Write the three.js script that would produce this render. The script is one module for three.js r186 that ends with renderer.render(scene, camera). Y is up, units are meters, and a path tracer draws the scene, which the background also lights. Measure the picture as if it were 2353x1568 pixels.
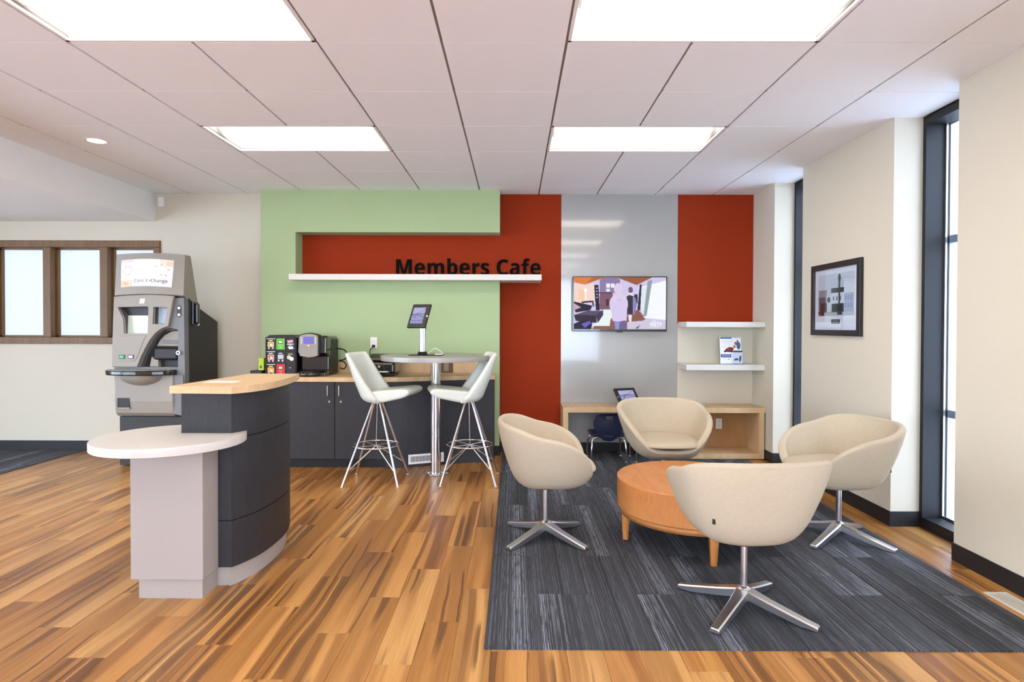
import * as THREE from 'three';
import { RoundedBoxGeometry } from 'three/addons/geometries/RoundedBoxGeometry.js';
import { TextGeometry } from 'three/addons/geometries/TextGeometry.js';
import { FontLoader } from 'three/addons/loaders/FontLoader.js';
import { RectAreaLightUniformsLib } from 'three/addons/lights/RectAreaLightUniformsLib.js';
import { mergeGeometries, mergeVertices, toCreasedNormals } from 'three/addons/utils/BufferGeometryUtils.js';

// ---------------------------------------------------------------- camera, sky, exposure
const W = 2353, H = 1568, FOCAL = 1376.44, EYE = 1.3246;
const scene = new THREE.Scene();
const camera = new THREE.PerspectiveCamera(2 * Math.atan(H / 2 / FOCAL) * 180 / Math.PI, W / H, 0.05, 200);
camera.position.set(0, EYE, 0);
camera.rotation.order = 'YXZ';
camera.rotation.set(-0.01268, 0.00418, 0.00281);
camera.setViewOffset(W, H, 0, 784 - 766.67, W, H);
const renderer = new THREE.WebGLRenderer({ antialias: true });
renderer.toneMapping = THREE.LinearToneMapping;
renderer.toneMappingExposure = 1.08;
renderer.shadowMap.enabled = true;
RectAreaLightUniformsLib.init();
scene.background = new THREE.Color().setRGB(0.91, 0.96, 1.04);   // overcast winter sky
scene.backgroundIntensity = 11.5;
const TROFFER = 5;                                              // radiance of a ceiling light

// ---------------------------------------------------------------- helpers
let seed = 7;
const rnd = () => { seed = (seed * 1664525 + 1013904223) >>> 0; return seed / 4294967296; };
const R = (a, b) => a + (b - a) * rnd();
const hash = (x, y) => { let n = Math.imul(x | 0, 374761393) + Math.imul(y | 0, 668265263); n = Math.imul(n ^ (n >>> 13), 1274126177); return ((n ^ (n >>> 16)) >>> 0) / 4294967296; };
const noise = (x, y) => { const i = Math.floor(x), j = Math.floor(y); let u = x - i, v = y - j; u = u * u * (3 - 2 * u); v = v * v * (3 - 2 * v); return (hash(i, j) * (1 - u) + hash(i + 1, j) * u) * (1 - v) + (hash(i, j + 1) * (1 - u) + hash(i + 1, j + 1) * u) * v; };
const sm = (a, b, x) => { const t = Math.min(1, Math.max(0, (x - a) / (b - a))); return t * t * (3 - 2 * t); };
const lerp = (a, b, t) => a + (b - a) * t;
const table = (pts) => (x) => { if (x <= pts[0][0]) return pts[0][1]; for (let i = 1; i < pts.length; i++) if (x <= pts[i][0]) return lerp(pts[i - 1][1], pts[i][1], (x - pts[i - 1][0]) / (pts[i][0] - pts[i - 1][0])); return pts[pts.length - 1][1]; };
const taken = {};
const numbered = (n) => { const k = taken[n] = (taken[n] ?? -1) + 1; return k ? n + '_' + String(k).padStart(3, '0') : n; };
const shadow = (o) => { o.castShadow = o.receiveShadow = true; return o; };
function thing(name, label, category, [x, y, z] = [0, 0, 0], turn = 0, group) {
  const o = new THREE.Group(); o.name = numbered(name); scene.add(o); o.position.set(x, y, z); o.rotation.y = turn;
  o.userData = { label, category }; if (group) o.userData.group = group; return o;
}
function structure(name, label) { const o = new THREE.Group(); o.name = numbered(name); o.userData = { kind: 'structure', label }; scene.add(o); return o; }
function part(parent, name, geo, mat, label) { const m = shadow(new THREE.Mesh(geo, mat)); m.name = name; if (label) m.userData.label = label; parent.add(m); return m; }
function solo(name, label, category, geo, mat, pos = [0, 0, 0], turn = 0, group) {
  const m = shadow(new THREE.Mesh(geo, mat)); m.name = numbered(name); m.position.set(...pos); m.rotation.y = turn;
  m.userData = { label, category }; if (group) m.userData.group = group; scene.add(m); return m;
}
function copyOf(o, label) { const c = o.clone(); c.name = numbered(o.name.replace(/_\d{3}$/, '')); c.userData = { ...o.userData, label }; scene.add(c); return c; }
// box from corner to corner
const bx = (x0, x1, y0, y1, z0, z1, r = 0) => {
  const w = Math.abs(x1 - x0), h = Math.abs(y1 - y0), d = Math.abs(z1 - z0);
  const g = r ? new RoundedBoxGeometry(w, h, d, 2, Math.min(r, w * 0.49, h * 0.49, d * 0.49)) : new THREE.BoxGeometry(w, h, d);
  return g.translate((x0 + x1) / 2, (y0 + y1) / 2, (z0 + z1) / 2);
};
const bar = (a, b, r, r2 = r, seg = 12) => {
  const A = new THREE.Vector3(...a), B = new THREE.Vector3(...b), d = B.clone().sub(A);
  const g = new THREE.CylinderGeometry(r2, r, d.length(), seg); g.translate(0, d.length() / 2, 0);
  g.applyQuaternion(new THREE.Quaternion().setFromUnitVectors(new THREE.Vector3(0, 1, 0), d.normalize())); return g.translate(...a);
};
const tube = (pts, r, n = 40, seg = 8, closed = false) => new THREE.TubeGeometry(new THREE.CatmullRomCurve3(pts.map((p) => new THREE.Vector3(...p)), closed, 'catmullrom', 0.5), n, r, seg, closed);
const cyl = (r, y0, y1, x = 0, z = 0, seg = 40, r2 = r) => new THREE.CylinderGeometry(r2, r, y1 - y0, seg).translate(x, (y0 + y1) / 2, z);
const disc = (pts, seg = 48) => new THREE.LatheGeometry(pts.map((p) => new THREE.Vector2(...p)), seg);
const join = (...g) => mergeGeometries(g.map((q) => (q.index ? q.toNonIndexed() : q)).map((q) => { for (const k of Object.keys(q.attributes)) if (!['position', 'normal', 'uv'].includes(k)) q.deleteAttribute(k); return q; }));
const shapeOf = (pts) => { const s = new THREE.Shape(); pts.forEach((p, i) => (i ? s.lineTo(...p) : s.moveTo(...p))); s.closePath(); return s; };
// plan outline (x, distance) raised from y0 to y1
const plan = (pts, y0, y1, bevel = 0) => {
  const g = new THREE.ExtrudeGeometry(shapeOf(pts), { depth: y1 - y0 - 2 * bevel, bevelEnabled: bevel > 0, bevelThickness: bevel, bevelSize: bevel, bevelOffset: -bevel, bevelSegments: 2, curveSegments: 16 });
  return g.rotateX(-Math.PI / 2).translate(0, y0 + bevel, 0);
};
// front outline (x, y) given depth along z from zBack forwards
const front = (pts, zBack, depth, bevel = 0, holes = []) => {
  const s = shapeOf(pts); holes.forEach((h) => s.holes.push(shapeOf(h)));
  return new THREE.ExtrudeGeometry(s, { depth: depth - 2 * bevel, bevelEnabled: bevel > 0, bevelThickness: bevel, bevelSize: bevel, bevelOffset: -bevel, bevelSegments: 2 }).translate(0, 0, zBack + bevel);
};
// side outline (distance, y) given width along x
const side = (pts, x0, x1, bevel = 0) => {
  const g = new THREE.ExtrudeGeometry(shapeOf(pts), { depth: x1 - x0 - 2 * bevel, bevelEnabled: bevel > 0, bevelThickness: bevel, bevelSize: bevel, bevelOffset: -bevel, bevelSegments: 3 });
  return g.rotateY(Math.PI / 2).translate(x0 + bevel, 0, 0);
};
const spline = (pts, n = 24) => new THREE.SplineCurve(pts.map((p) => new THREE.Vector2(...p))).getPoints(n).map((p) => [p.x, p.y]);
// grid of points -> smooth surface
function surface(nu, nv, f, wrapU = false) {
  const pos = [], uv = [], idx = [];
  for (let j = 0; j <= nv; j++) for (let i = 0; i <= nu; i++) { pos.push(...f(i / nu, j / nv)); uv.push(i / nu, j / nv); }
  for (let j = 0; j < nv; j++) for (let i = 0; i < nu; i++) { const a = j * (nu + 1) + i, b = a + 1, c = a + nu + 1, d = c + 1; idx.push(a, b, d, a, d, c); }
  const g = new THREE.BufferGeometry(); g.setAttribute('position', new THREE.Float32BufferAttribute(pos, 3)); g.setAttribute('uv', new THREE.Float32BufferAttribute(uv, 2)); g.setIndex(idx);
  g.computeVertexNormals(); if (!wrapU) return g;
  const n = g.attributes.normal, q = g.attributes.uv;   // one smooth seam, cloth wrapped round it
  for (let j = 0; j <= nv; j++) { const a = j * (nu + 1), b = a + nu, v = new THREE.Vector3(n.getX(a) + n.getX(b), n.getY(a) + n.getY(b), n.getZ(a) + n.getZ(b)).normalize(); n.setXYZ(a, v.x, v.y, v.z); n.setXYZ(b, v.x, v.y, v.z); }
  for (let i = 0; i < q.count; i++) q.setXY(i, q.getX(i) * 2, q.getY(i)); return g;
}
// uv in metres from the dominant axis of the normal
function boxUV(g, s = 1) {
  const p = g.attributes.position, n = g.attributes.normal, uv = [];
  for (let i = 0; i < p.count; i++) {
    const ax = Math.abs(n.getX(i)), ay = Math.abs(n.getY(i)), az = Math.abs(n.getZ(i));
    if (ay >= ax && ay >= az) uv.push(p.getX(i) * s, -p.getZ(i) * s); else if (ax >= az) uv.push(-p.getZ(i) * s, p.getY(i) * s); else uv.push(p.getX(i) * s, p.getY(i) * s);
  }
  g.setAttribute('uv', new THREE.Float32BufferAttribute(uv, 2)); return g;
}
// ---------------------------------------------------------------- textures
function pixels(w, h, fn, srgb = true, wrap = true) {
  const d = new Uint8Array(w * h * 4);
  for (let y = 0; y < h; y++) for (let x = 0; x < w; x++) { const c = fn(x, y), i = (y * w + x) * 4; d[i] = c[0]; d[i + 1] = c[1]; d[i + 2] = c[2]; d[i + 3] = 255; }
  const t = new THREE.DataTexture(d, w, h); t.magFilter = THREE.LinearFilter; t.minFilter = THREE.LinearMipmapLinearFilter; t.generateMipmaps = true; t.anisotropy = 8;
  if (wrap) t.wrapS = t.wrapT = THREE.RepeatWrapping; if (srgb) t.colorSpace = THREE.SRGBColorSpace; t.needsUpdate = true; return t;
}
function canvas(w, h, draw) { const c = document.createElement('canvas'); c.width = w; c.height = h; draw(c.getContext('2d'), w, h); const t = new THREE.CanvasTexture(c); t.colorSpace = THREE.SRGBColorSpace; return t; }
const mixc = (a, b, t) => [a[0] + (b[0] - a[0]) * t, a[1] + (b[1] - a[1]) * t, a[2] + (b[2] - a[2]) * t];
// floor boards: 16 strips side by side, grain along v
const STRIPS = 16;
const plankTex = pixels(2048, 1024, (x, y) => {
  const k = Math.floor(x / 128), u = (x % 128) / 128, v = y / 1024, s = k * 37.3;
  const wander = 0.16 * (noise(v * 2.2 + s, s) - 0.5) + 0.05 * (noise(v * 7 + s, 3 + s) - 0.5);
  const q = u + wander;
  const light = noise(q * 4 + s, v * 0.6 + s), dark = noise(q * 4.5 + 50 + s, v * 0.8 + s * 2), fine = noise(q * 60 + s, v * 5 + s), pore = noise(u * 128, v * 40 + s);
  let c = mixc([158, 113, 60], [193, 146, 86], sm(0.25, 0.8, light));
  c = mixc(c, [128, 86, 44], 0.85 * sm(0.55, 0.85, dark));
  const vein = noise(q * 9 + 90 + s, v * 0.7 + s);
  c = mixc(c, [84, 54, 28], 0.65 * sm(0.66, 0.84, vein) * sm(0.3, 0.62, noise(v * 3 + s, 7 + s)));
  const t = (fine - 0.5) * 20 + (pore - 0.5) * 8; return [c[0] + t, c[1] + t * 0.9, c[2] + t * 0.7].map((e) => Math.max(0, Math.min(255, e)));
}, true, false);
// carpet planks: 8 strips, stripes along v
const carpetTex = pixels(2048, 1024, (x, y) => {
  const k = Math.floor(x / 256), u = (x % 256) / 256, v = y / 1024, s = k * 51.7;
  const wob = 0.006 * (noise(v * 9 + s, s) - 0.5);
  const col = Math.floor((u + wob) * 104), a = hash(col + k * 131, 5), broken = noise(v * 13 + a * 90, col + s);
  const dense = sm(0.35, 0.7, noise(u * 3.3 + s, v * 0.6 + s));
  const tone = 0.8 + 0.45 * hash(k, 91); let l = 48 + 10 * noise(u * 5 + s, v * 2 + s);
  if (a > 0.62 - 0.3 * dense) l += (0.35 + 0.65 * dense) * 84 * a * sm(0.28, 0.5, broken + dense * 0.15);
  if (a < 0.18) l -= 14;
  l = l * tone + (hash(x, y) - 0.5) * 24; return [l * 0.95, l, l * 1.1].map((e) => Math.max(8, Math.min(255, e)));
}, true, false);
const speckle = pixels(512, 512, (x, y) => { const l = 205 + (hash(x, y) - 0.5) * 36 + 24 * (noise(x / 7, y / 7) - 0.5); return [l, l, l]; }, false);
const weave = pixels(512, 512, (x, y) => { const l = 150 + 55 * Math.sin(x * 0.785) * Math.sin(y * 0.785) + (hash(x, y) - 0.5) * 90; return [l, l, l].map((e) => Math.max(0, Math.min(255, e))); }, false);
const cloth = pixels(512, 512, (x, y) => { const l = 236 + (hash(x >> 1, y) - 0.5) * 14 + (hash(x, y >> 1) - 0.5) * 12 + 6 * (noise(x / 30, y / 30) - 0.5); return [l, l * 0.975, l * 0.92]; });
const grainTex = (a, b, su, amt) => pixels(512, 512, (x, y) => { const n = 0.6 * noise(x / su, y / 140) + 0.4 * noise(x / 3 + 40, y / 60); const c = mixc(a, b, Math.min(1, n * amt)); const t = (hash(x, y >> 3) - 0.5) * 7; return [c[0] + t, c[1] + t, c[2] + t]; });
const maple = grainTex([216, 186, 144], [198, 164, 120], 22, 1);
const cherry = grainTex([208, 142, 82], [184, 116, 58], 26, 1);
const oak = grainTex([140, 106, 62], [92, 64, 34], 12, 1.1);
const slate = pixels(512, 512, (x, y) => { const l = 40 + (hash(x >> 1, y >> 5) - 0.5) * 14 + (hash(x >> 4, y >> 1) - 0.5) * 6 + 6 * (noise(x / 9, y / 90) - 0.5); return [l * 0.98, l * 1.0, l * 1.1]; });
const gravel = pixels(512, 512, (x, y) => { const l = 238 + 26 * (noise(x / 6, y / 6) - 0.5) + 22 * (noise(x / 19, y / 19) - 0.5); return [l, l, l * 1.02]; });
const rep = (t, u, v = u) => { const c = t.clone(); c.wrapS = c.wrapT = THREE.RepeatWrapping; c.repeat.set(u, v); c.needsUpdate = true; return c; };
const S = (o) => new THREE.MeshStandardMaterial(o), Ph = (o) => new THREE.MeshPhysicalMaterial(o);
const M = {
  cream: S({ color: '#d3ccb9', roughness: 0.85 }), white: S({ color: '#eeedeb', roughness: 0.5 }), trimWhite: S({ color: '#d8d6cf', roughness: 0.45 }),
  green: S({ color: '#a7bb8d', roughness: 0.8 }), red: Ph({ color: '#932e0b', roughness: 0.85, specularIntensity: 0.5 }),
  gloss: Ph({ color: '#a3a39f', roughness: 0.22, clearcoat: 1, clearcoatRoughness: 0.06, ior: 1.6 }),
  tile: S({ color: '#f3f5f7', roughness: 0.95, bumpMap: rep(speckle, 1.6), bumpScale: 0.0012 }), grid: S({ color: '#98918a', roughness: 0.6 }), deck: S({ color: '#d8d5d0', roughness: 0.9 }),
  base: S({ color: '#18181a', roughness: 0.55 }), black: S({ color: '#131314', roughness: 0.45 }), blackGloss: Ph({ color: '#0d0d0e', roughness: 0.18, clearcoat: 0.6 }), rubber: S({ color: '#1a1a1a', roughness: 0.8 }),
  chrome: S({ color: '#d8d8da', metalness: 1, roughness: 0.12 }), alu: S({ color: '#d6d6d9', metalness: 1, roughness: 0.28 }), steel: S({ color: '#c2c0bc', metalness: 1, roughness: 0.3 }), nickel: S({ color: '#c8bfae', metalness: 1, roughness: 0.35 }),
  maple: S({ map: rep(maple, 1, 1), roughness: 0.45 }), cherry: S({ map: rep(cherry, 2, 2), roughness: 0.4 }), oak: S({ map: rep(oak, 4, 2), roughness: 0.5 }),
  slate: S({ map: rep(slate, 4, 4), roughness: 0.5 }), cloth: S({ map: rep(cloth, 6), color: '#d2c9b9', roughness: 0.95, bumpMap: rep(weave, 12), bumpScale: 0.0006 }),
  vinyl: Ph({ color: '#cfd4ca', roughness: 0.45, sheen: 0.2 }), laminate: S({ color: '#a59d97', roughness: 0.45 }), tableWhite: S({ color: '#cbc8c1', roughness: 0.4 }),
  greige: S({ color: '#a19e98', roughness: 0.4, metalness: 0.15 }), bronze: S({ color: '#101116', roughness: 0.55, metalness: 0 }),
  silver: S({ color: '#948e84', roughness: 0.5, metalness: 0.1 }), silverDark: S({ color: '#737578', roughness: 0.5, metalness: 0.1 }), graphite: S({ color: '#3a3a3d', roughness: 0.5 }), machineBlack: S({ color: '#2c2d2d', roughness: 0.55 }),
  navyPlastic: S({ color: '#141a36', roughness: 0.4 }), paper: S({ color: '#f2f0ea', roughness: 0.7 }), plate: S({ color: '#efeeea', roughness: 0.4 }),
  tinted: Ph({ color: '#d2d9e2', transmission: 1, thickness: 0, roughness: 0.02, ior: 1.5 }), glass: Ph({ color: '#f4f9ff', transmission: 1, thickness: 0, roughness: 0.02, ior: 1.5 }), frosted: Ph({ color: '#a3a6a8', transmission: 0.85, thickness: 0, roughness: 0.95 }),
  ground: S({ map: rep(gravel, 60), color: '#f4f6fa', roughness: 1 }), concrete: S({ color: '#c6c9cc', roughness: 0.9 }), brownPly: S({ map: rep(grainTex([186, 140, 90], [166, 120, 72], 30, 1), 1, 1), roughness: 0.5 }),
};

// ---------------------------------------------------------------- room dimensions (distance from the camera = -z)
const CEIL = 2.7044, BACK = 6.30, RIGHT = 2.50, LEFT = -7.0, REAR = -3.4, GREEN = 6.10, SOFX = -3.78, SOFY = 2.413;
const FRAMES = [[5.225, 5.79], [3.40, 3.975], [1.575, 2.15], [-0.25, 0.325], [-2.075, -1.50]];   // windows in the right wall

// floor -----------------------------------------------------------
const floor = structure('floor', 'golden brown wood plank floor');
part(floor, 'subfloor', bx(LEFT - 0.3, 2.95, -0.2, -0.006, -6.6, 5.3), S({ color: '#7d562e', roughness: 0.6 }));
const PW = 0.153, PL = 0.92;
const plankMats = ['#ffffff', '#f6ebdc', '#efe1cc', '#fff6ea'].map((c) => S({ map: plankTex, color: c, roughness: 0.36 }));
const plankGeo = (w, l, k, flip) => {
  const b = 0.0015, t = [[-w / 2 + b, 0, -l / 2 + b], [w / 2 - b, 0, -l / 2 + b], [w / 2 - b, 0, l / 2 - b], [-w / 2 + b, 0, l / 2 - b]], e = [[-w / 2, -0.002, -l / 2], [w / 2, -0.002, -l / 2], [w / 2, -0.002, l / 2], [-w / 2, -0.002, l / 2]];
  const d = e.map(([x, , z]) => [x, -0.006, z]), v = [...t, ...e, ...d];
  const g = new THREE.BufferGeometry(); g.setAttribute('position', new THREE.Float32BufferAttribute(v.flat(), 3));
  const idx = [0, 2, 1, 0, 3, 2]; for (let i = 0; i < 4; i++) { const j = (i + 1) % 4; for (const o of [0, 4]) idx.push(o + i, o + j, o + 4 + j, o + i, o + 4 + j, o + 4 + i); }
  g.setIndex(idx);
  const uv = v.map(([x, , z]) => { let a = x / PW + 0.5, c = z / PL + 0.5; if (flip) c = 1 - c; return [(k + 0.03 + 0.94 * Math.min(1, Math.max(0, a))) / STRIPS, 0.02 + 0.96 * Math.min(1, Math.max(0, c))]; });
  g.setAttribute('uv', new THREE.Float32BufferAttribute(uv.flat(), 2));
  const f = g.toNonIndexed(); f.computeVertexNormals(); return f;
};
const plankFull = []; for (let k = 0; k < STRIPS * 2; k++) plankFull.push(plankGeo(PW, PL, k % STRIPS, k >= STRIPS));
const CX0 = -0.121, CX1 = 2.300, CZ0 = 2.431, LCX = -4.53;
for (let c = 0, x = LCX; x < RIGHT + 0.19; c++, x += PW) {
  const w = Math.min(PW, 2.69 - x); if (w < 0.02) break;
  let z = 1.75 + ((c * 0.37) % 1) * PL - PL;
  while (z < BACK) {
    let z0 = Math.max(1.5, z), z1 = Math.min(z + PL, BACK); z += PL;
    if (z1 - z0 < 0.02) continue;
    if (x > CX0 - 0.02 && x + w < CX1 + 0.02) { if (z0 > CZ0) continue; z1 = Math.min(z1, CZ0 + 0.02); }
    const full = Math.abs(z1 - z0 - PL) < 1e-6 && Math.abs(w - PW) < 1e-6, kk = Math.floor(rnd() * 32);
    const m = part(floor, 'plank', full ? plankFull[kk] : plankGeo(w, z1 - z0, kk % STRIPS, kk >= STRIPS), plankMats[Math.floor(rnd() * 4)]);
    m.position.set(x + w / 2, 0, -(z0 + z1) / 2);
  }
}
part(floor, 'floor_behind', bx(LEFT, 2.69, -0.006, 0, -1.5, 3.4), S({ map: rep(cherry, 0.5, 0.5), color: '#d6b488', roughness: 0.36 }));
// carpets
const carpetMat = S({ map: carpetTex, roughness: 1, bumpMap: carpetTex, bumpScale: 0.002 });
const tileGeo = (w, l, k, v0, v1) => {
  const g = bx(-w / 2, w / 2, -0.006, 0.006, -l / 2, l / 2), p = g.attributes.position, uv = [];
  for (let i = 0; i < p.count; i++) uv.push((k + 0.01 + 0.98 * (p.getX(i) / w + 0.5)) / 8, v0 + (v1 - v0) * (p.getZ(i) / l + 0.5));
  g.setAttribute('uv', new THREE.Float32BufferAttribute(uv, 2)); return g;
};
function carpet(label, x0, cols, cw, zNear, zFar, seam) {
  const o = thing('carpet', label, 'carpet', [0, 0, 0]);
  for (let c = 0; c < cols; c++) {
    let z = zNear, next = seam + (c % 2 ? -0.488 : 0);
    while (next < zNear + 0.02) next += 0.976; while (next - 0.976 > zNear + 0.02) next -= 0.976;
    while (z < zFar - 0.01) {
      const z1 = Math.min(next, zFar), l = z1 - z - 0.0012, k = Math.floor(rnd() * 8), v = R(0, 0.02);
      part(o, 'carpet_tile', tileGeo(cw - 0.0012, l, k, v, v + l * 0.98), carpetMat).position.set(x0 + (c + 0.5) * cw, 0, -(z + z1) / 2);
      z = z1; next += 0.976;
    }
  }
  return o;
}
carpet('charcoal striped carpet planks under the beige lounge chairs and round coffee table', CX0, 10, (CX1 - CX0) / 10, CZ0, BACK - 0.001, 3.419);
carpet('dark grey striped carpet along the wall below the frosted windows', LCX - 1.25, 5, 0.25, 3.2, BACK - 0.001, 5.6);

// ceiling ---------------------------------------------------------
const ceiling = structure('ceiling', 'white lay-in tile ceiling');
part(ceiling, 'ceiling_deck', bx(LEFT - 0.3, 2.95, CEIL + 0.16, CEIL + 0.3, -6.6, 5.3), M.deck);
const GX = -0.35925, GZ = 2.93505, T = 0.6096;
const lightAt = (i, j) => ((i === -3 || i === -2 || i === 1 || i === 2) && (((j % 3) + 3) % 3) === 2 && j <= 2);
const tileCache = {};
for (let i = -6; i <= 4; i++) for (let j = -3; j <= 5; j++) {
  if (lightAt(i, j)) continue;
  const x0 = Math.max(GX + i * T + 0.007, SOFX), x1 = Math.min(GX + (i + 1) * T - 0.007, RIGHT + (0.2)), z0 = GZ + j * T + 0.0018, z1 = Math.min(GZ + (j + 1) * T - 0.0018, BACK);
  if (x1 - x0 < 0.02 || z1 - z0 < 0.02) continue;
  const key = (x1 - x0).toFixed(3) + '_' + (z1 - z0).toFixed(3);
  const g = tileCache[key] ??= bx(-(x1 - x0) / 2, (x1 - x0) / 2, 0, 0.02, -(z1 - z0) / 2, (z1 - z0) / 2, 0.0025);
  part(ceiling, 'ceiling_tile', g, M.tile).position.set((x0 + x1) / 2, CEIL, -(z0 + z1) / 2);
}
for (let i = -5; i <= 4; i++) {
  let far = BACK;   // the runner stops at a light that spans its line
  for (const j of [2, -1, -4, -7, -10]) if (i === -2 || i === 2) { part(ceiling, 'grid_runner', bx(GX + i * T - 0.012, GX + i * T + 0.012, CEIL + 0.012, CEIL + 0.03, -far, -(GZ + (j + 1) * T)), M.grid); far = GZ + j * T; }
  part(ceiling, 'grid_runner', bx(GX + i * T - 0.012, GX + i * T + 0.012, CEIL + 0.012, CEIL + 0.03, -far, 3.4), M.grid);
}
for (let j = -3; j <= 5; j++) part(ceiling, 'grid_runner', bx(SOFX, RIGHT + 0.2, CEIL + 0.004, CEIL + 0.03, -(GZ + j * T) - 0.008, -(GZ + j * T) + 0.008), M.grid);
// the part of the ceiling behind the camera, with the light openings left free
{
  const z0 = -(GZ - 3 * T), rows = [];
  for (const [a, b] of [[SOFX, GX - 3 * T], [GX - T, GX + T], [GX + 3 * T, RIGHT + 0.2]]) rows.push(bx(a, b, CEIL, CEIL + 0.02, z0, 3.4));
  for (const [a, b] of [[GX - 3 * T, GX - T], [GX + T, GX + 3 * T]]) {
    let z = z0; for (let j = -4; -(GZ + j * T) < 3.4; j -= 3) { const n = -(GZ + (j + 1) * T), f = -(GZ + j * T); if (n > z) rows.push(bx(a, b, CEIL, CEIL + 0.02, z, Math.min(n, 3.4))); z = f; }
    if (z < 3.4) rows.push(bx(a, b, CEIL, CEIL + 0.02, z, 3.4));
  }
  part(ceiling, 'ceiling_behind', join(...rows), M.tile);
}
const soffit = structure('ceiling_soffit', 'lower white soffit along the left side');
part(soffit, 'soffit', bx(LEFT - 0.3, SOFX, SOFY, CEIL + 0.16, -BACK, 3.4), M.white);

// walls -----------------------------------------------------------
const wallBack = structure('wall_back', 'far wall: cream, red and gloss grey');
const WX0 = -6.06, WX1 = -3.725, WY0 = 1.123, WY1 = 2.21;
part(wallBack, 'cream_wall', join(bx(LEFT - 0.3, WX0, 0, 2.9, -6.48, -BACK), bx(WX1, -2.62, 0, 2.9, -6.48, -BACK), bx(WX0, WX1, 0, WY0, -6.48, -BACK), bx(WX0, WX1, WY1, 2.9, -6.48, -BACK)), M.cream);
part(wallBack, 'red_wall', bx(-2.62, 0.486, 0, 2.9, -6.48, -BACK), M.red);
part(wallBack, 'gloss_panel', bx(0.488, 1.709, 0, 2.9, -6.48, -BACK - 0.001), M.gloss, 'glossy grey laminate panel');
part(wallBack, 'red_wall', bx(1.711, 2.95, 1.35, 2.9, -6.48, -BACK), M.red);
part(wallBack, 'cream_wall', bx(1.711, 2.95, 0, 1.35, -6.48, -BACK), M.cream);
const wallGreen = structure('wall_center', 'sage green feature wall with a notch for the shelf');
part(wallGreen, 'green_wall', front([[-2.585, 0], [-0.153, 0], [-0.153, 1.80], [-2.232, 1.80], [-2.232, 2.274], [-0.153, 2.274], [-0.153, 2.76], [-2.585, 2.76]], -BACK, BACK - GREEN), M.green);
const wallRight = structure('wall_right', 'cream piers between tall windows');
{
  let far = BACK + 0.18;
  for (const [a, b] of FRAMES) { part(wallRight, 'pier', bx(RIGHT, 2.86, 0, 2.9, -far, -b), M.cream); part(wallRight, 'outer_face', bx(2.86, 2.915, 0, 2.9, -far, -b), M.concrete); far = a; }
  part(wallRight, 'pier', bx(RIGHT, 2.86, 0, 2.9, -far, 3.6), M.cream); part(wallRight, 'outer_face', bx(2.86, 2.915, 0, 2.9, -far, 3.6), M.concrete);
  part(wallRight, 'header', bx(2.69, 2.915, CEIL, 2.9, -BACK, 3.6), M.cream);
}
const wallLeft = structure('wall_left', 'cream left wall'); part(wallLeft, 'cream_wall', join(bx(LEFT - 0.3, LEFT, 0, 2.9, -6.48, -4.6), bx(LEFT - 0.3, LEFT, 0, 2.9, 2.6, 3.65), bx(LEFT - 0.3, LEFT, 2.38, 2.9, -4.6, 2.6)), M.cream);
{
  const w = structure('window_8', 'entrance glazing beyond the left edge of the picture'), n = 6, z0 = -4.6, step = 7.2 / n, xa = LEFT - 0.2, xb = LEFT - 0.1;
  part(w, 'head', bx(xa, xb, 2.32, 2.38, z0, 2.6), M.bronze); part(w, 'sill', bx(xa, xb, 0, 0.08, z0, 2.6), M.bronze);
  for (let i = 0; i <= n; i++) part(w, 'mullion', bx(xa, xb, 0.08, 2.32, z0 + i * step - 0.03, z0 + i * step + 0.03), M.bronze);
  for (let i = 0; i < n; i++) part(w, 'pane', bx(LEFT - 0.153, LEFT - 0.147, 0.08, 2.32, z0 + i * step + 0.03, z0 + (i + 1) * step - 0.03), M.glass);
}
const wallFront = structure('wall_front', 'entrance wall behind the camera');
part(wallFront, 'cream_wall', join(bx(LEFT - 0.3, -2.6, 0, 2.9, 3.4, 3.65), bx(2.3, 2.95, 0, 2.9, 3.4, 3.65), bx(-2.6, 2.3, 2.62, 2.9, 3.4, 3.65)), M.cream);
{
  const w = structure('window_6', 'entrance glazing behind the camera'), n = 4, x0 = -2.6, step = 4.9 / n;
  part(w, 'head', bx(x0, 2.3, 2.56, 2.62, 3.46, 3.56), M.bronze); part(w, 'sill', bx(x0, 2.3, 0, 0.08, 3.46, 3.56), M.bronze);
  for (let i = 0; i <= n; i++) part(w, 'mullion', bx(x0 + i * step - 0.03, x0 + i * step + 0.03, 0.08, 2.56, 3.46, 3.56), M.bronze);
  for (let i = 0; i < n; i++) part(w, 'pane', bx(x0 + i * step + 0.03, x0 + (i + 1) * step - 0.03, 0.08, 2.56, 3.505, 3.51), M.glass);
}
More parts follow.
